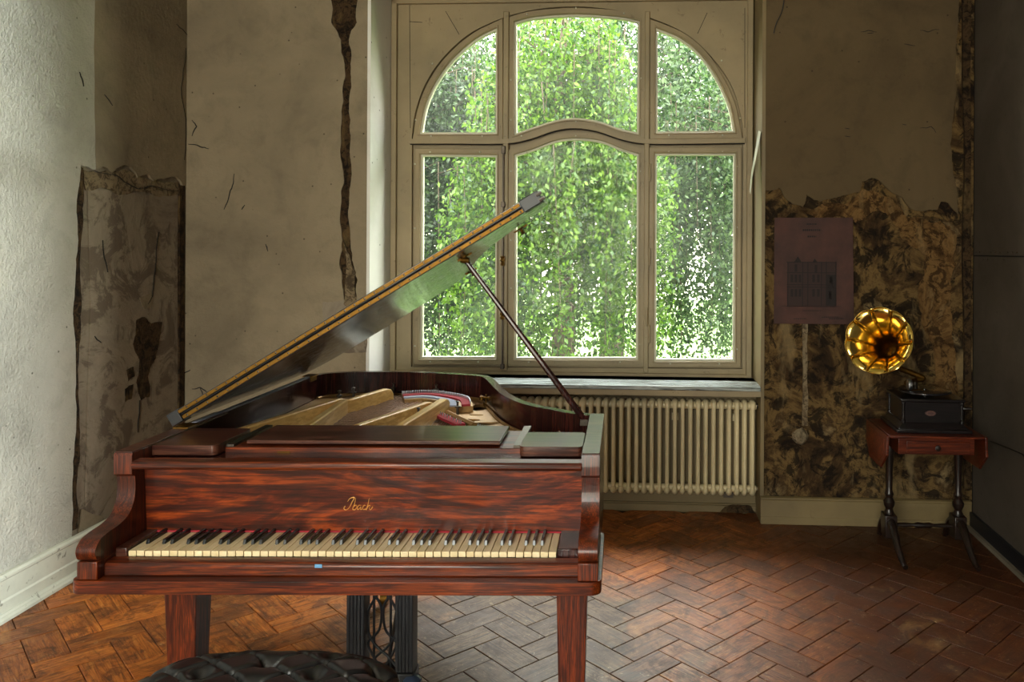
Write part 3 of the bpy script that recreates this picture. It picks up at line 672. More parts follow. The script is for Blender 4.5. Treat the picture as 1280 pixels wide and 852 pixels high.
# outline of the case, bass side straight, bentside curved
bent = [(.716, .70), (.690, .745), (.645, .772), (.60, .80), (.534, .856), (.46, .92), (.395, 1.0), (.32, 1.14), (.244, 1.35), (.19, 1.52), (.15, 1.62)]
tail = [(.10, 1.665), (-.085, 1.73), (-.25, 1.765), (-.415, 1.775), (-.58, 1.755), (-.68, 1.70), (-.716, 1.62)]
def smooth2(pts, n=5): return [(p.x, p.y) for p in spline([(x, y, 0) for x, y in pts], n)]
bs = smooth2(bent, 4); tl_ = smooth2([bent[-1]] + tail, 4)[1:]
case_o = [(-HW, .21), (HW, .21)] + bs + tl_
def offset_in(loop, d): return inset(loop, d)
case_i = inset(case_o, .036)
case_mid = [(-.678, .50), (.678, .50)] + [p for p in case_i if p[1] > .50]
_oi = [p for p in case_i if p[1] > .30]
rim_ring = [(-HW, .21), (-HW + .036, .21)] + [p for p in reversed(_oi)] + [(HW - .036, .21), (HW, .21)] + bs + tl_
fnz = lambda u, v, d: (u, v, d)
MB().prism(rim_ring, .66, ZR, fn=fnz).build('rim', 'rim', pn, smooth=40, bevel=.003)
# thin pale line along the rim's top edge
MB().prism(case_o, .655, .70, fn=fnz).build('case_bottom', 'rim', pn, smooth=40)
# cheeks (scrolled arms)
armp = smooth2([(.165, .929), (.177, .925)], 1)
prof = [(.30, ZR), (.163, ZR), (.160, .985), (.160, .932), (.166, .928)] + smooth2([(.176, .922), (.178, .885), (.170, .848), (.146, .818), (.105, .804), (.055, .799), (.018, .790), (-.002, .768), (.004, .742), (.022, .733)], 4) + [(.30, .733)]
for sx_ in (-1, 1):
    fn = lambda u, v, d: (d, u, v)
    a, b = sorted((sx_ * HW, sx_ * (HW - .054)))
    cheek = MB().prism(prof, a, b, fn=fn).build('cheek', 'rosewood_up', pn, smooth=40, bevel=.004)
    MB().box(a - .001, b + .001, .004, .30, .684, .734).build('cheek_block', 'rosewood_up', pn, bevel=.003)
    MB().box(*( (-HW, -.664) if sx_ < 0 else (.664, HW)), .165, .74, ZR - .001, ZR + .004).build('rim_cap', 'rosewood_deep', pn, bevel=.001)
    MB().box(*sorted((sx_ * (HW - .001), sx_ * (HW - .027))), .22, .30, .70, .98).build('cheek_inner', 'rosewood_up', pn)
# keybed with a rounded nose, key slip
def rr(x0, x1, y0, y1, r, n=6):
    out = []
    for cx_, cy_, a0 in ((x1 - r, y1 - r, 0), (x0 + r, y1 - r, PI / 2), (x0 + r, y0 + r, PI), (x1 - r, y0 + r, 1.5 * PI)):
        out += [(cx_ + r * math.cos(a0 + PI / 2 * k / n), cy_ + r * math.sin(a0 + PI / 2 * k / n)) for k in range(n + 1)]
    return out
MB().prism(rr(-.735, .726, -.004, .40, .03), .648, .684, fn=fnz).build('keybed', 'rosewood', pn, bevel=.012, seg=4)
MB().prism([(.034, .684), (.034, .712), (.040, .720), (.078, .722), (.078, .684)], -.662, .662, fn=lambda u, v, d: (d, u, v)).build('key_slip', 'rosewood', pn, bevel=.003)
MB().box(-.660, .660, .0785, .30, .684, .70).build('key_frame', 'black', pn)
MB().box(-.074, -.054, .0325, .034, .7085, .7185).build('blue_tape', 'blue', pn)
# keys
KX0, KW, KY = -.626, 1.222 / 52, .085
blackafter = {0, 1, 3, 4, 6}     # in the pattern A B C D E F G -> sharps follow A, C, D, F, G
isb = lambda i: 'ABCDEFG'[i % 7] in 'ACDFG' and i < 51
wk = MB().box(.0011, KW - .0011, 0, .16, -.016, 0).mesh('white_key', 30); wk.materials.append(M['ivory'])
bk = MB().add([(-.0055, .052, -.004), (.0055, .052, -.004), (.0055, .16, -.004), (-.0055, .16, -.004), (-.0042, .058, .012), (.0042, .058, .012), (.0042, .16, .012), (-.0042, .16, .012)],
              [(0, 3, 2, 1), (4, 5, 6, 7), (0, 1, 5, 4), (1, 2, 6, 5), (2, 3, 7, 6), (3, 0, 4, 7)]).mesh('black_key', 0); bk.materials.append(M['ebony'])
for i in range(52):
    o = link('white_key', wk, pn, Matrix.Translation((KX0 + i * KW, KY, .735 + random.uniform(-.0006, .0004))), .0012)
    if isb(i): link('black_key', bk, pn, Matrix.Translation((KX0 + (i + 1) * KW, KY, .7355)), .0012)
MB().box(-.661, KX0 - .002, .083, .25, .70, .744).build('key_block', 'rosewood_deep', pn, bevel=.003)
MB().box(KX0 + 52 * KW + .002, .661, .083, .25, .70, .744).build('key_block', 'rim', pn, bevel=.003)
# fallboard and its top rail, name in gilt
MB().prism([(.236, .739), (.222, .944), (.242, .944), (.258, .739)], -.687, .687, fn=lambda u, v, d: (d, u, v)).build('fallboard', 'figured', pn, bevel=.002)
MB().box(-.64, .60, .232, .236, .7365, .7415).build('felt_strip', 'felt', pn)
MB().prism([(.158, .946), (.153, .952), (.153, .964), (.158, .970), (.205, .970), (.205, .962), (.225, .962), (.225, .946)], -.662, .664, fn=lambda u, v, d: (d, u, v)).build('fallboard_rail', 'rosewood', pn, bevel=.003)
MB().box(-.688, .688, .205, .50, .935, .958).build('inner_board', 'rim', pn)
let = empty('maker_name', Matrix.Translation((-.055, .2305, .806)) @ Matrix.Rotation(.068, 4, 'X'), pn)
def stroke(pts, r=.0011):
    q = spline([(x, 0, z) for x, z in pts], 6); n = len(q)
    return MB().tube([(p.x + p.z * .25, p.y, p.z) for p in q], [r * (.5 + .9 * abs(math.sin(PI * i / (n - 1) * 1.5))) for i in range(n)], 6)
for pts in ([(-.002, .026), (.004, .036), (.016, .038), (.012, .024), (.008, .008), (.0, .0), (-.008, .004), (-.006, .012)],
            [(.020, .038), (.021, .020), (.019, .003), (.026, .001), (.030, .009), (.026, .015), (.021, .011)],
            [(.042, .014), (.035, .014), (.032, .006), (.036, .001), (.042, .010), (.043, .002), (.047, .002)],
            [(.056, .013), (.051, .014), (.048, .006), (.052, .001), (.058, .003)],
            [(.061, .036), (.062, .018), (.060, .0), (.064, .012), (.069, .014), (.069, .004), (.074, .001), (.078, .010)]):
    stroke(pts).build('gilt_letter', 'gilt', let)
# top pieces: side blocks, desk shelf, music desk lying flat
def topboard(x0, x1, y0, y1, z0, z1, name, mat): return MB().prism(rr(x0, x1, y0, y1, .016), z0, z1, fn=fnz).build(name, mat, pn, bevel=.003)
topboard(-.680, -.466, .262, .50, .962, .992, 'top_block', 'rosewood_deep')
topboard(.466, .660, .262, .46, .962, .992, 'top_block', 'rosewood_deep')
MB().box(-.465, .465, .315, .33, .948, .974).box(-.465, .465, .33, .56, .962, .974).build('desk_shelf', 'rosewood', pn, bevel=.002)
for x0 in (-.464, .44): MB().box(x0, x0 + .024, .32, .60, .974, .982).build('desk_runner', 'iron', pn)
MB().box(-.30, -.26, .312, .3149, .957, .962).build('catch_plate', 'brass', pn)
MB().box(-.402, .396, .325, .545, .982, .994).build('music_desk', 'rosewood_deep', pn, bevel=.002)
# interior
MB().prism(case_mid, .845, .855, fn=fnz).build('soundboard', 'soundboard', pn, smooth=40)
inn = inset(case_o, .040)
plate_o = [(-.675, .505), (.675, .505)] + [p for p in inn if p[1] > .505]
def hole2(cx_, cy_, rx, ry, rot, n=18, lob=0.0):
    out = []
    for k in range(n):
        a = 2 * PI * k / n; r = 1 + lob * math.cos(3 * a); x, y = rx * r * math.cos(a), ry * r * math.sin(a)
        out.append((cx_ + x * math.cos(rot) - y * math.sin(rot), cy_ + x * math.sin(rot) + y * math.cos(rot)))
    return out
Z2 = lambda px, py, z: (lambda p: ((p.x), (p.y)))(PM.inverted() @ onz(px, py, z))
holes = [hole2(*Z2(600, 508, .885), .040, .075, .1, lob=.1), hole2(*Z2(612, 527, .885), .075, .05, .5, lob=.2), hole2(*Z2(588, 524, .885), .035, .025, .2, lob=.15), hole2(*Z2(640, 534, .885), .07, .03, -.3, lob=.15), hole2(*Z2(596, 517.5, .885), .03, .012, 0)]
holes.append([(-.64, .62), (-.12, .62), (.02, 1.25), (-.05, 1.50), (-.30, 1.62), (-.52, 1.58), (-.64, 1.4)])
MB().prism(plate_o, .868, .882, holes, fn=fnz).build('iron_plate', 'gold', pn, smooth=40, bevel=.003)
MB().box(-.676, .676, .505, .60, .86, .90).build('pin_block', 'gold', pn)
def beam(p, q, wdt, z0, z1, name='strut', mat='cream_strut', r=0.6):
    a, b = Vector(p), Vector(q); d = (b - a).normalized(); nn = Vector((-d.y, d.x)) * wdt / 2
    L = (b - a).length
    pr = [(0, z0), (L, z0), (L, z1 - .03), (L - .02, z1 - .008), (L - .05, z1), (0.05, z1), (0, z1)]
    mb = MB().prism(pr, -wdt / 2, wdt / 2, fn=lambda u, v, w_: (a.x + d.x * u - d.y * w_, a.y + d.y * u + d.x * w_, v))
    return mb.build(name, mat, pn, smooth=40, bevel=.005)
S1 = Z2(312, 541, .925), Z2(432, 503, .925)
beam((-.60, .60), Z2(432, 503.5, .925), .03, .868, .955)
beam((-.36, .60), Z2(434, 502, .935), .03, .868, .955)
beam(Z2(430, 506, .930), Z2(489, 488.5, .93), .030, .868, .95)
beam((-.262, .60), Z2(541, 505, .925), .028, .868, .945)
beam((-.05, .60), Z2(558, 501, .93), .034, .868, .95)
def bolt(x, y, z=.90):
    MB().lathe([(.006, -.02), (.006, .012), (.013, .014), (.013, .020), (.005, .022), (.005, .036), (.009, .04), (.0001, .045)], 10, (x, y, z)).build('plate_bolt', 'iron', pn)
for p_ in ((424, 499), (523, 522), (442, 495), (492, 489), (504, 487), (565, 489), (598, 493), (572, 513), (545, 491)): bolt(*Z2(p_[0], p_[1], .90))
# strings
st_c, st_s = MB(), MB()
for k in range(24):
    t = k / 23; a = Vector((-.575 + .30 * t, .58, .893)); e = Vector((-.42 + .40 * t, 1.66 - .13 * t * t - .02 * t, .893))
    st_c.tube([a, e], .0032, 4, cap=False)
o = st_c.build('bass_strings', 'copper', pn); o['kind'] = 'stuff'
for k in range(70):
    t = k / 69; x = -.22 + .86 * t
    yb = 1.42 - .30 * t - .5 * t * (t > .3) * (t - .3)
    e = Vector((x * .85 - .02 + .0 * t, min(1.40, 1.36 - .75 * t + .12), .888))
    st_s.tube([(x, .58, .889), e], .0013, 3, cap=False)
o = st_s.build('treble_strings', 'steel', pn); o['kind'] = 'stuff'
_pm = []
def pin_me():
    if not _pm:
        q_ = MB().lathe([(.0022, 0), (.0022, .014), (.0001, .015)], 6).mesh('hitch_pin'); q_.materials.append(M['steel']); _pm.append(q_)
    return _pm[0]
fp = [Z2(503, 491, .92), Z2(535, 489.5, .92), Z2(562, 492, .92), Z2(584, 497, .92), Z2(588, 504, .92)]
fpc = spline([(x, y, .915) for x, y in fp], 8)
def band(path, d0, d1, z0, z1, name, mat):
    mb = MB(); q = [Vector(p) for p in path]; L_, R_ = [], []
    for i_, p in enumerate(q):
        t_ = (q[min(i_ + 1, len(q) - 1)] - q[max(i_ - 1, 0)]); t_.z = 0; t_.normalize(); nn = Vector((t_.y, -t_.x, 0)); L_.append(p + nn * d0); R_.append(p + nn * d1)
    return mb.prism([(p.x, p.y) for p in L_] + [(p.x, p.y) for p in reversed(R_)], z0, z1, fn=fnz).build(name, mat, pn, smooth=40, bevel=.001)
band(fpc, -.012, .105, .866, .908, 'bass_bridge', 'gold')
band(fpc, .0, .038, .908, .917, 'red_felt', 'felt')
band(fpc, .058, .088, .908, .915, 'grey_felt', 'greyfelt')
f2 = spline([Z2(543, 517, .893) + (.896,), Z2(556, 524, .893) + (.896,), Z2(576, 533, .893) + (.896,)], 6)
band(f2, -.02, .02, .893, .905, 'red_felt', 'felt')
for i_ in range(0, len(f2)): link('hitch_pin', pin_me(), pn, Matrix.Translation((f2[i_].x, f2[i_].y, .904)))
MB().tube([(p.x + .05, p.y + .02, .893) for p in f2], .014, 6).build('bridge', 'gold', pn)
pin = MB().lathe([(.0022, 0), (.0022, .014), (.0001, .015)], 6).mesh('hitch_pin'); pin.materials.append(M['steel'])
for i in range(0, len(fpc) * 2 - 2):
    p = fpc[i // 2].lerp(fpc[min(i // 2 + 1, len(fpc) - 1)], .5 * (i % 2)); link('hitch_pin', pin, pn, Matrix.Translation((p.x, p.y, .914)))
ib = inset(case_o, .062); 
hp = MB().box(-.008, .008, -.013, .013, 0, .016).mesh('agraffe'); hp.materials.append(M['brass'])
hq = spline([Z2(*q_, .90) + (.882,) for q_ in ((608, 502), (616, 509), (628, 518), (644, 527), (664, 536), (690, 543), (716, 548))], 5)
for i_ in range(len(hq)): link('hitch_block', hp, pn, Matrix.Translation(hq[i_]) @ Matrix.Rotation(.9 - .02 * i_, 4, 'Z'))
MB().tube([(x, y, .886) for x, y in inset(case_o, .048) if y > .75], .007, 6).build('plate_edge', 'gold', pn)
# latch hooks inside the bentside
for (px, py) in ((608, 488), (700, 533)):
    x, y = Z2(px, py, .955); y -= .01
    MB().tube([(x, y, .883), (x, y, .94)], .004, 8).tube([(x - .02, y, .925), (x + .02, y, .925)], .0045, 8).lathe([(.0001, .93), (.010, .935), (.010, .95), (.0001, .956)], 10, (x - .02, y, -.02)).lathe([(.0001, .93), (.010, .935), (.010, .95), (.0001, .956)], 10, (x + .02, y, -.02)).build('lid_lock', 'brass', pn)
# lid
LA = math.radians(31.6); HX, HZ = -.712, 1.012
LM = Matrix.Translation((HX, 0, HZ)) @ Matrix.Rotation(-LA, 4, 'Y')
lid_out = [(-.014, .52), (1.435, .52), (1.435, .70)] + [(x + .722, y) for x, y in bs[5:]] + [(x + .716, y) for x, y in tl_[:-4]] + [(-.014, 1.62)]
ld = MB().prism(lid_out, 0, .018, fn=fnz).build('lid', 'lid_under', pn, LM, 40, .003)
fl_out = [(-.02, .515), (1.437, .515), (1.437, .70)] + [(x + .724, y) for x, y in bs[5:20]]
fl_out = [p for p in fl_out if p[1] < .86]; fl_out = fl_out + [(-.02, fl_out[-1][1])]
MB().prism(fl_out, .021, .040, fn=fnz).build('lid_flap', 'lacquer', ld, None, 40, .002)
# brass piano hinge in two leaves along the front edge
MB().box(-.0, 1.36, .512, .5195, .0015, .0145).build('hinge_leaf', 'brass', ld, bevel=.001)
MB().box(-.0, 1.36, .507, .5148, .0245, .0365).build('hinge_leaf', 'brass', ld, bevel=.001)
MB().tube([(.0, .5125, .0195), (1.36, .5125, .0195)], .0035, 8).build('hinge_knuckle', 'ebony', ld)
sc_me = MB().lathe([(.0034, 0), (.003, .0012), (.0001, .0018)], 8).mesh('screw'); sc_me.materials.append(M['ebony'])
for k in range(34):
    link('screw', sc_me, ld, Matrix.Translation((.03 + k * .04, .5118, .008)) @ Matrix.Rotation(PI / 2, 4, 'X'))
    link('screw', sc_me, ld, Matrix.Translation((.045 + k * .039, .5068, .0305)) @ Matrix.Rotation(PI / 2, 4, 'X'))
MB().box(1.362, 1.436, .505, .56, -.002, .042).build('lid_corner', 'black', ld, bevel=.003)
MB().box(-.03, .012, .505, .56, -.003, .042).build('lid_corner', 'black', ld, bevel=.003)
for dz in (.008, .028): MB().tube([(1.425, .50, dz), (1.446, .50, dz)], .006, 8).build('bumper', 'steel', ld)
for (s_, y_) in ((.93, 1.50), (1.28, .94), (1.07, .745)):
    MB().lathe([(.018, 0), (.018, -.004), (.007, -.006), (.006, -.018), (.011, -.022), (.0001, -.028)], 12, (s_, y_, 0)).box(s_ - .03, s_ + .03, y_ - .006, y_ + .006, -.006, 0).build('lid_fitting', 'brass', ld)
# hinges on the bass rim
for y_ in (.50, 1.58):
    MB().box(-.716, -.665, y_ - .03, y_ + .04, ZR + .002, ZR + .008).box(-.6795, -.675, y_ - .03, y_ + .04, ZR - .02, ZR + .008).build('lid_hinge', 'brass', pn, bevel=.001)
MB().box(-.700, -.682, .56, 1.60, ZR, ZR + .006).build('hinge_strip', 'greyfelt', pn)
# prop stick
tp = LM @ Vector((1.065, .745, -.012)); bt = Vector((.642, .742, .975))
MB().tube([bt, bt.lerp(tp, .02), bt.lerp(tp, .5), tp], [.010, .0125, .0105, .009], 10).build('prop_stick', 'rim', pn)
MB().tube([tp + Vector((-.015, 0, .0)), tp + Vector((.015, 0, -.004))], .012, 10).build('prop_socket', 'brass', pn)
MB().box(.628, .66, .725, .76, .955, .977).build('prop_hinge', 'iron', pn)
# legs
def leg(x, y, wt, wb_, name='leg'):
    l = MB(); z1_, z0_ = .655, .09
    l.add([(x - wb_, y - wb_, z0_), (x + wb_, y - wb_, z0_), (x + wb_, y + wb_, z0_), (x - wb_, y + wb_, z0_), (x - wt, y - wt, z1_), (x + wt, y - wt, z1_), (x + wt, y + wt, z1_), (x - wt, y + wt, z1_)],
          [(0, 3, 2, 1), (4, 5, 6, 7), (0, 1, 5, 4), (1, 2, 6, 5), (2, 3, 7, 6), (3, 0, 4, 7)])
    lg = l.build(name, 'rosewood_up', pn, bevel=.003)
    MB().box(x - .04, x + .04, y - .04, y + .04, .07, .095).build('foot_block', 'rosewood_up', lg, bevel=.004)
    MB().tube([(x - .015, y, .032), (x + .015, y, .032)], .032, 16).build('castor', 'brass', lg)
leg(-.52, .21, .049, .034); leg(.635, .21, .047, .034); leg(-.28, 1.40, .05, .036)
# pedal lyre: black columns with iron lattice
ly = empty('pedal_lyre', Matrix.Translation((0, .35, 0)), pn)
lx = lambda px: (px - CX) / 1000 * 2.55 + .791
for a_, b_ in ((440, 462), (500, 522)):
    x0, x1 = lx(a_), lx(b_)
    cm = MB()
    pr2 = []
    nfl = 5; W_ = (x1 - x0)
    for k in range(nfl):
        pr2 += [(x0 + W_ * k / nfl, -.028), (x0 + W_ * (k + .75) / nfl, -.028), (x0 + W_ * (k + .8) / nfl, -.023), (x0 + W_ * (k + .95) / nfl, -.023)]
    pr2 += [(x1, -.028), (x1, .028), (x0, .028)]
    cm.prism(pr2, .262, .66, fn=fnz).build('column', 'black', ly, bevel=0)
xa, xb = lx(462), lx(500); lat = MB(); 
def lat_tube(pts): return MB().tube([(p[0], 0, p[1]) for p in pts], .0042, 8)
xmid = (xa + xb) / 2; zz = lambda py: 1.6 - (py - CY) / 1000 * 2.55
for sg in (-1, 1):
    for off in (0,):
        lat_tube([(p.x, p.y) for p in spline([(xmid + sg * .048, zz(836), 0), (xmid + sg * .02, zz(822), 0), (xmid - sg * .02, zz(808), 0), (xmid - sg * .045, zz(790), 0), (xmid - sg * .045, zz(765), 0), (xmid - sg * .012, zz(742), 0), (xmid + sg * .01, zz(730), 0)], 6)]).build('lattice_bar', 'black', ly)
        lat_tube([(p.x, p.y) for p in spline([(xmid + sg * .006, zz(836), 0), (xmid + sg * .03, zz(820), 0), (xmid + sg * .044, zz(804), 0), (xmid + sg * .01, zz(788), 0), (xmid + sg * .004, zz(760), 0), (xmid + sg * .03, zz(742), 0), (xmid + sg * .04, zz(730), 0)], 6)]).build('lattice_bar', 'black', ly)
lat_tube([(xa + .022, zz(840)), (xa + .022, zz(730))]).build('lattice_bar', 'black', ly); lat_tube([(xb - .022, zz(840)), (xb - .022, zz(730))]).build('lattice_bar', 'black', ly)
MB().box(lx(438), lx(524), -.035, .035, .14, zz(836)).build('lyre_box', 'black', ly, bevel=.006)
for k in (-1, 1):
    MB().box(xmid + k * .05 - .012, xmid + k * .05 + .012, -.14, 0, .10, .112).build('pedal', 'brass', ly, bevel=.004)
MB().lathe([(.0001, 0), (.026, .002), (.03, .012), (.02, .022), (.0001, .026)], 12, (lx(524) - .005, -.03, .232)).build('blue_knob', MT('blue_grey_glaze', .3).base(lin((70, 84, 112))).m, ly)
MB().tube([(xmid, .02, .18), (xmid, .35, .62), (xmid, .38, .66)], .006, 8).build('lyre_brace', 'iron', ly)

# ================================================================== STOOL, tufted leather
SX, SY = -.865, 1.84
sto = empty('piano_stool', Matrix.Translation((SX, SY, .07)))
tag(sto, 'round cornered stool with buttoned black leather seat in front of the piano', 'stool')
A_, B_ = .325, .235; NX, NY = 150, 110; sp_ = .135
btn = []
for i in range(-4, 5):
    for j in range(-4, 5):
        x = i * sp_; y = j * sp_ * .78 + (i % 2) * sp_ * .39
        if (abs(x) / (A_ - .03)) ** 3 + (abs(y) / (B_ - .02)) ** 3 < 1: btn.append((x, y))
BA = np.array(btn)
vs_, fs_ = [], []
grid = {}
for i in range(NX + 1):
    for j in range(NY + 1):
        u = -1 + 2 * i / NX; v = -1 + 2 * j / NY
        # map square to superellipse
        r = (abs(u) ** 3.2 + abs(v) ** 3.2) ** (1 / 3.2); mx_ = max(abs(u), abs(v)); k = mx_ / r if r > 1e-6 else 1
        x, y = u * k * A_, v * k * B_
        e = mx_
        dome = .055 * (1 - e ** 5) + .0
        d = np.sort(np.hypot(BA[:, 0] - x, (BA[:, 1] - y)))
        dim = .028 * math.exp(-(d[0] / .022) ** 2)
        fold = .014 * math.exp(-((d[1] - d[0]) * 0 + 0) ) if 0 else 0
        # creases run between neighbouring buttons
        cs1 = abs(math.sin(PI * (x / sp_ + y / (sp_ * .78)) )); cs2 = abs(math.sin(PI * (x / sp_ - y / (sp_ * .78))))
        cr_ = .016 * (math.exp(-(cs1 / .16) ** 1.5) + math.exp(-(cs2 / .16) ** 1.5)) * (1 - .3 * e)
        vs_.append((x, y, .475 + dome - dim - cr_))
for i in range(NX):
    for j in range(NY):
        a = i * (NY + 1) + j; fs_.append((a, a + NY + 1, a + NY + 2, a + 1))
rim_idx = [i * (NY + 1) for i in range(NX + 1)] + [NX * (NY + 1) + j for j in range(1, NY + 1)] + [i * (NY + 1) + NY for i in range(NX - 1, -1, -1)] + [j for j in range(NY - 1, 0, -1)]
nb = len(vs_)
for q in rim_idx: p = vs_[q]; vs_.append((p[0] * 1.015, p[1] * 1.015, .455))
for q in rim_idx: p = vs_[q]; vs_.append((p[0] * 1.0, p[1] * 1.0, .41))
nr_ = len(rim_idx)
for k in range(nr_):
    k2 = (k + 1) % nr_; fs_.append((rim_idx[k], rim_idx[k2], nb + k2, nb + k)); fs_.append((nb + k, nb + k2, nb + nr_ + k2, nb + nr_ + k))
sb = MB(); sb.add(vs_, fs_); seat = sb.build('seat', 'leather', sto, smooth=80)
bme = MB().lathe([(.009, -.004), (.010, .0), (.007, .004), (.0001, .0055)], 12).mesh('button'); bme.materials.append(M['leather'])
for (x, y) in btn:
    e = max(abs(x) / A_, abs(y) / B_); link('button', bme, seat, Matrix.Translation((x, y, .475 + .055 * (1 - e ** 5) - .048)))
MB().prism([(A_ * .96 * math.copysign(abs(math.cos(t)) ** .62, math.cos(t)), B_ * .96 * math.copysign(abs(math.sin(t)) ** .62, math.sin(t))) for t in [2 * PI * k / 48 for k in range(48)]], .37, .412, fn=fnz).build('seat_frame', 'dark_turned', sto, smooth=40, bevel=.003)
for sx_ in (-1, 1):
    for sy_ in (-1, 1):
        MB().lathe([(.016, -.07), (.02, -.04), (.014, .04), (.022, .12), (.026, .26), (.018, .30), (.028, .32), (.028, .385)], 16, (sx_ * .25, sy_ * .165, 0)).build('leg', 'dark_turned', sto)

# ================================================================== DROP-LEAF TABLE
TM = Matrix.Translation((1.585, 4.25, 0)) @ Matrix.Rotation(-.05, 4, 'Z')
tb = empty('drop_leaf_table', TM); tag(tb, 'small red-brown drop-leaf table under the gramophone', 'table')
tz = .665; tx, ty = .235, .21
MB().box(-tx, tx, -ty, ty, tz - .014, tz).build('tabletop', 'table_wood', tb, bevel=.004)
MB().box(-.19, .19, -ty + .012, ty - .02, tz - .095, tz - .015).build('apron', 'table_wood', tb, bevel=.002)
dr = MB().box(-.15, .165, -ty + .004, -ty + .012, tz - .085, tz - .028).build('drawer', 'table_wood', tb, bevel=.002)
MB().lathe([(.006, 0), (.006, .008), (.014, .014), (.014, .02), (.0001, .024)], 12).build('knob', 'dark_turned', dr, Matrix.Translation((.0, -ty + .004, tz - .057)) @ Matrix.Rotation(PI / 2, 4, 'X'))
for sx_ in (-1, 1):
    # hanging leaf: clipped corners
    lf = [(-ty, 0), (ty, 0), (ty, -.10), (ty - .10, -.185), (-ty + .10, -.185), (-ty, -.10)]
    lean = .03
    lo = MB().prism(lf, 0, .013, fn=lambda u, v, d, s=sx_: (s * (tx + .002 + d - v * -.0 + (-v) * .04), u, tz - .002 + v)).build('drop_leaf', 'table_wood', tb, smooth=0, bevel=.003)
    lf2 = [(u * .78, v * .74 - .022) for u, v in lf]
    MB().prism(lf2, .013, .0145, fn=lambda u, v, d, s=sx_: (s * (tx + .002 + d + (-v) * .04), u, tz - .002 + v)).build('leaf_inlay', 'rosewood', lo, smooth=0)
    px_ = sx_ * .18
    col = MB().lathe([(.022, .19), (.026, .21), (.018, .23), (.028, .25), (.030, .27), (.018, .29), (.024, .31), (.016, .33), (.018, .42), (.022, .52), (.03, .56), (.026, .575)], 18, (px_, 0, 0)).build('pedestal', 'dark_turned', tb)
    MB().box(px_ - .032, px_ + .032, -.045, .045, .085, .205).build('pedestal_block', 'dark_turned', tb, bevel=.005)
    for sy_ in (-1, 1):
        q = spline([(px_, sy_ * .02, .17), (px_ , sy_ * .09, .15), (px_ , sy_ * .16, .085), (px_ + .01, sy_ * .215, .028), (px_ + .015, sy_ * .25, .015)], 5)
        MB().tube(q, [.026 - .013 * min(1, i / (len(q) - 4)) for i in range(len(q))], 10).build('leg', 'dark_turned', tb)
MB().tube([(x, 0, .145) for x in (-.16, -.1, -.05, -.03, 0, .03, .05, .1, .16)], [.009, .012, .009, .016, .012, .016, .009, .012, .009], 10).build('stretcher', 'dark_turned', tb)

# ================================================================== GRAMOPHONE
GM = Matrix.Translation((1.595, 4.27, tz)) @ Matrix.Rotation(-.06, 4, 'Z')
gr = empty('gramophone', GM); tag(gr, 'old gramophone with a brass flower horn on a black box', 'gramophone')
gb = wood('black_gramophone_box', [(10, 8, 9), (24, 18, 20), (34, 26, 28)], 0, 6, .3, .3)
MB().prism([(-.19, -.17), (.19, -.17), (.19, .17), (-.19, .17)], 0, .018, fn=fnz).build('plinth', gb, gr, bevel=.004)
st4 = MB(); 
for z0_, z1_, a0, a1 in ((.018, .05, .178, .150),):
    st4.add([(-a0, -a0 * .9, z0_), (a0, -a0 * .9, z0_), (a0, a0 * .9, z0_), (-a0, a0 * .9, z0_), (-a1, -a1 * .9, z1_), (a1, -a1 * .9, z1_), (a1, a1 * .9, z1_), (-a1, a1 * .9, z1_)], [(0, 3, 2, 1), (4, 5, 6, 7), (0, 1, 5, 4), (1, 2, 6, 5), (2, 3, 7, 6), (3, 0, 4, 7)])
st4.build('plinth_slope', gb, gr, bevel=.003)
bx_ = MB().box(-.148, .148, -.134, .134, .045, .155).build('box', gb, gr, bevel=.003)
for x in (-.148, .148):
    for y in (-.134, .134): MB().lathe([(.012, .045), (.012, .06), (.008, .065), (.008, .14), (.012, .145), (.012, .155)], 12, (x, y, 0)).build('corner_post', gb, gr)
MB().box(-.162, .162, -.148, .148, .155, .172).build('top_board', gb, gr, bevel=.005)
em = [(.028 * math.cos(a), .014 * math.sin(a)) for a in [2 * PI * k / 24 for k in range(24)]]
MB().prism(em, -.1365, -.134, fn=lambda u, v, d: (u - .01, d, v + .098)).build('oval_emblem', MT('faded_red_emblem', .5).base(lin((60, 34, 36))).m, bx_, smooth=40)
MB().prism([(u * .8, v * .75) for u, v in em], -.1372, -.1365, [[(u * .6, v * .5) for u, v in em]], fn=lambda u, v, d: (u - .01, d, v + .098)).build('emblem_ring', MT('worn_gilt', .6).base(lin((92, 62, 50))).m, bx_, smooth=40)
MB().lathe([(.02, .172), (.02, .186), (.132, .187), (.135, .190), (.135, .195), (.132, .197), (.006, .197), (.006, .204), (.0001, .205)], 40, (0, -.0, 0)).build('turntable', 'lacquer', gr)
MB().tube([(.162, 0, .10), (.185, 0, .10), (.192, 0, .10)], .006, 8).tube([(.19, 0, .10), (.205, -.01, .10), (.24, -.01, .10)], [.012, .010, .010], 10).build('crank', 'dark_turned', gr)
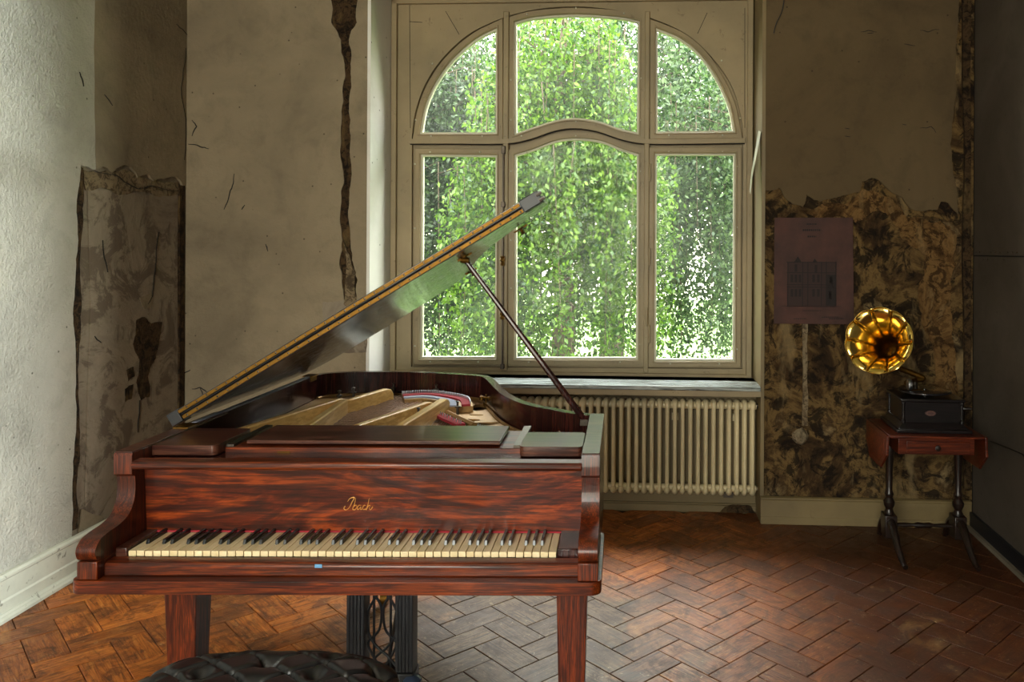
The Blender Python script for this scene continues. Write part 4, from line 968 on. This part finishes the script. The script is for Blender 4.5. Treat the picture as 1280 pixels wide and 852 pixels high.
# horn: mouth centre and axis in world space
GI = GM.inverted()
mouth = Vector(((1099 - CX) * 4.02e-3, 4.02, H - (424 - CY) * 4.02e-3))
throat = mouth + Vector((.185, .30, -.105))
ax = (mouth - throat); HL = ax.length
ax = ax.normalized(); q = ax.to_track_quat('Z', 'Y')
HM = Matrix.Translation(throat) @ q.to_matrix().to_4x4()
hn = empty('horn', GI @ HM, gr)
NP = 10
def hr(t): return .019 + .052 * t ** 1.3 + .094 * t ** 4.5
for k in range(NP):
    mb = MB(); nt1, na = 16, 6; vs1 = []
    for i in range(nt1 + 1):
        t = i / nt1
        for j in range(na + 1):
            a = 2 * PI * (k + .012 + .976 * j / na) / NP
            sc_ = 1 + (.055 * t ** 3) * (math.sin(PI * j / na)) 
            chord = math.cos(PI / NP) / math.cos(PI * (j / na - .5) * 2 / NP)
            r = hr(t) * (sc_ * (.35 + .65 * chord) if t > .05 else 1)
            vs1.append((r * math.cos(a), r * math.sin(a), t * HL + .012 * t ** 4 * math.sin(PI * j / na)))
    fs1 = [(i * (na + 1) + j, i * (na + 1) + j + 1, (i + 1) * (na + 1) + j + 1, (i + 1) * (na + 1) + j) for i in range(nt1) for j in range(na)]
    mb.add(vs1, fs1); po = mb.build('horn_panel', 'hornbrass', hn, smooth=60)
    so_ = po.modifiers.new('thick', 'SOLIDIFY'); so_.thickness = .0015
    # raised seam and rolled lip
    sm = MB().tube([(hr(t) * math.cos(2 * PI * k / NP) * .985, hr(t) * math.sin(2 * PI * k / NP) * .985, t * HL) for t in [i / 14 for i in range(2, 15)]], .0012, 6)
    sm.build('horn_seam', 'hornbrass', hn)
    MB().tube(vs1[-(na + 1):], .0035, 8).build('horn_lip', 'hornbrass', hn)
t0 = GI @ throat; tdir = (GI.to_3x3() @ (-ax)).normalized()
base_p = Vector((-.02, .16, .185))
el = spline([t0 + tdir * .012, t0 + tdir * .04, t0 + tdir * .075 + Vector((0, 0, -.03)), Vector((t0.x + .05, .155, .29)), Vector((.04, .16, .235)), Vector((.0, .15, .225))], 6)
MB().tube(el, [.019 - .004 * i / len(el) for i in range(len(el))], 12).build('horn_elbow', 'brass', gr)
MB().tube(spline([(.0, .15, .225), (-.06, .10, .225), (-.09, .03, .222), (-.085, -.02, .215)], 5), .010, 10).build('tone_arm', 'brass', gr)
MB().lathe([(.0001, -.012), (.028, -.010), (.030, 0), (.028, .010), (.0001, .012)], 20).build('sound_box', 'steel', gr, Matrix.Translation((-.088, -.03, .228)) @ Matrix.Rotation(PI / 2, 4, 'Y'))
MB().tube([(.0, .165, .06), (.0, .165, .22)], .012, 10).box(-.03, .03, .148, .17, .10, .17).build('horn_bracket', 'iron', gr)

# ================================================================== POSTER
po_ = empty('poster', ROOM @ Matrix.Translation((PB.uv(1017, 339)[0], BW - .001, PB.uv(1017, 339)[1])))
tag(po_, 'dark maroon poster with a drawing of a house facade, on the stained wall', 'poster')
pc = Vector((PB.uv(1017, 339)[0], 0, PB.uv(1017, 339)[1]))
def PU(px, py): u, z = PB.uv(px, py); return (u - pc.x, z - pc.z)
m = MT('maroon_paper', .75); v = m.coord(); n = m.noise(v, 5, 6, .65); n2 = m.noise(v, 60, 3)
m.base(m.ramp(n, [(0.3, lin((44, 22, 18))), (0.7, lin((76, 42, 34)))])); m.bump(n, .3, .01)
sheet = MB(); c4 = [PU(968, 272), PU(1066, 272), PU(1067, 405), PU(967, 404)]
nx_, nz_ = 10, 12; vv = []
for j in range(nz_ + 1):
    for i in range(nx_ + 1):
        a, b = i / nx_, j / nz_; t_ = Vector(c4[0]).lerp(Vector(c4[1]), a); bo_ = Vector(c4[3]).lerp(Vector(c4[2]), a); p = t_.lerp(bo_, b)
        curl = -.006 * (max(0, .12 - a) / .12) * (max(0, .15 - b) / .15) - .004 * (b > .95)
        vv.append((p.x, -.004 + curl + .0015 * math.sin(7 * a + 5 * b), p.y))
sheet.add(vv, [(j * (nx_ + 1) + i, j * (nx_ + 1) + i + 1, (j + 1) * (nx_ + 1) + i + 1, (j + 1) * (nx_ + 1) + i) for j in range(nz_) for i in range(nx_)])
sheet.build('paper', m.m, po_)
ink = MT('faded_ink', .8).base(lin((24, 13, 14))).m; ink2 = MT('pale_ink', .8).base(lin((44, 26, 24))).m
def pr(px0, py0, px1, py1, mb, d=0): a = PU(px0, py0); b = PU(px1, py1); mb.prism([(a[0], b[1]), (b[0], b[1]), (b[0], a[1]), (a[0], a[1])], -.0078 - d, -.0066)
fa = MB(); pr(984, 328, 1044, 382, fa); fa.build('facade_print', ink2, po_, smooth=0)
fb = MB()
for y in (327, 340, 355, 358, 382): pr(983, y, 1045, y + 1.3, fb, .0004)
for x in (984, 1002.5, 1009, 1026, 1032, 1044): pr(x, 327, x + .9, 382, fb, .0004)
for (x, y) in ((988, 343), (993, 343), (998, 343), (1015, 343), (1021, 343), (988, 361), (993, 361), (998, 361), (1015, 361), (1021, 361), (1036, 364), (993, 330), (1018, 331), (1037, 345)): pr(x, y, x + 3.2, y + 9.5, fb, .0004)
pr(1033, 343, 1044, 382, fb, .0004); pr(976, 382, 1050, 383, fb, .0004)
a = [PU(992, 328), PU(997, 320), PU(1002, 328)]; fb.prism(a, -.0082, -.0066); a = [PU(1015, 328), PU(1018, 323), PU(1022, 328)]; fb.prism(a, -.0082, -.0066)
fb.build('facade_lines', ink, po_, smooth=0)
tx_ = MB(); rt = random.Random(2)
for (y, xa_, xb_, h_) in ((280, 1008, 1021, 2.0), (287.5, 1003, 1026, 2.4), (295.5, 1009, 1020, 2.0), (388, 1003, 1026, 1.0), (398, 992, 1008, 1.0), (398, 1036, 1054, 1.4), (396, 1027, 1048, 1.0)):
    x = xa_
    while x < xb_: wd_ = rt.uniform(1.2, 2.4); pr(x, y - h_ / 2, min(x + wd_, xb_), y + h_ / 2, tx_, .0004); x += wd_ + .7
tx_.build('printed_words', ink, po_, smooth=0)

# ================================================================== CABLES
c1 = [PR.uv(1280, 568), PR.uv(1262, 560), PR.uv(1245, 552)]
cb = MB().tube([WR @ Vector((c1[0][0] + .8, sideR * .006, c1[0][1] - .25)), WR @ Vector((c1[0][0], sideR * .006, c1[0][1])), WR @ Vector((c1[1][0], sideR * .007, c1[1][1])), WR @ Vector((c1[2][0], sideR * .03, c1[2][1] + .002))], .003, 6).build('cable', 'rubber')
tag(cb, 'thin dark cable running along the right wall beside the table', 'cable')
q = [PB.uv(*p) for p in ((982, -20), (978, 12), (970, 30), (967, 42))]
cb = MB().tube([ROOM @ Vector((p.x, BW - .006, p.y)) for p in spline([(a, b, 0) for a, b in q], 5)], .0028, 6).build('wire', 'rubber')
tag(cb, 'short black wire hanging on the plaster beside the upper window', 'wire')

# ================================================================== OUTSIDE
gd = struct(MB().box(-14, 16, 5.5, 34, -.6, -.5).build('garden_ground', 'grass', M4=ROOM))
rs = np.random.RandomState(11)
def leaf_cloud(P, size, name, mat, parent, droop=.6, asp=.55):
    n = len(P); d = rs.normal(size=(n, 3)); d[:, 2] -= droop * 1.5; d /= np.linalg.norm(d, axis=1)[:, None]
    s_ = rs.normal(size=(n, 3)); s_ -= (s_ * d).sum(1)[:, None] * d; s_ /= np.linalg.norm(s_, axis=1)[:, None]
    L = size * rs.uniform(.7, 1.3, n)[:, None]; nn = np.cross(d, s_)
    a = P; b = P + d * L * .45 + s_ * L * asp * .5 + nn * L * .06; c_ = P + d * L; e = P + d * L * .45 - s_ * L * asp * .5 + nn * L * .06
    V = np.stack([a, b, c_, e], 1).reshape(-1, 3).astype(np.float32)
    me = bpy.data.meshes.new(name); me.vertices.add(4 * n); me.vertices.foreach_set('co', V.ravel())
    me.loops.add(6 * n); k = np.arange(n) * 4; me.loops.foreach_set('vertex_index', np.stack([k, k + 1, k + 2, k, k + 2, k + 3], 1).ravel().astype(np.int32))
    me.polygons.add(2 * n); me.polygons.foreach_set('loop_start', (np.arange(2 * n) * 3).astype(np.int32)); me.update(); me.validate()
    me.materials.append(M[mat]); o = bpy.data.objects.new(name, me); C.objects.link(o); o.parent = parent; o['kind'] = 'stuff'; return o
def weeping(name, label, a0, b0, ht, rad_, nst, nlv, size, mat, trunk_r=.14, rmin=.15, low=.1):
    o = empty(name, Matrix.Translation(rw(a0, b0, -.5))); tag(o, label, 'tree', 'trees outside the window')
    MB().tube([(0, 0, 0), (.05, .03, ht * .3), (-.06, .05, ht * .6), (.04, 0, ht * .9)], [trunk_r, trunk_r * .8, trunk_r * .6, trunk_r * .25], 10).build('trunk', 'bark', o)
    P = []; tw_ = MB()
    for k in range(nst):
        an = rs.uniform(0, 2 * PI); rr_ = rad_ * rs.uniform(rmin, 1) ** .7; top = ht * (1 - .42 * (rr_ / rad_) ** 2) * rs.uniform(.84, 1.02)
        x0_, y0_ = math.cos(an) * rr_, math.sin(an) * rr_ * .75; ln = top * rs.uniform(.25, 1.0) * .9; ln = min(ln, top - low)
        m_ = max(3, int(nlv * ln / ht)); t_ = rs.uniform(0, 1, m_)
        sw = rs.uniform(-.12, .12, 2)
        X = x0_ + sw[0] * t_ + rs.normal(0, .07, m_); Y = y0_ + sw[1] * t_ + rs.normal(0, .07, m_); Z = top - ln * t_
        P.append(np.stack([X, Y, Z], 1))
        if k % 5 == 0: tw_.tube([(x0_ * .4, y0_ * .4, top * .97), (x0_, y0_, top), (x0_ + sw[0], y0_ + sw[1], top - ln)], [.012, .006, .003], 4, cap=False)
    tw_.build('branches', 'bark', o)['kind'] = 'stuff'
    leaf_cloud(np.concatenate(P), size, 'foliage', mat, o)
    return o
weeping('weeping_tree', 'bright yellow-green weeping tree filling the middle window', -1.15, 8.3, 5.0, 1.15, 330, 300, .06, 'leaf_bright', low=.4)
weeping('weeping_tree', 'darker weeping tree behind the left window light', -3.3, 9.4, 5.3, 1.7, 420, 320, .062, 'leaf_dark')
weeping('weeping_tree', 'pale green weeping tree behind the right window light', 1.2, 9.6, 5.3, 1.6, 330, 300, .06, 'leaf_mid')
weeping('weeping_tree', 'tall dense tree closing the view behind the middle window', -.9, 12.2, 6.9, 3.2, 620, 280, .085, 'leaf_mid', .2)
weeping('weeping_tree', 'dark tree far behind at the left of the garden', -6.4, 12.5, 8.5, 3.0, 500, 240, .10, 'leaf_dark', .2)
weeping('weeping_tree', 'tall tree far behind at the right of the garden', 5.0, 12.8, 8.5, 3.0, 450, 240, .10, 'leaf_mid', .2)
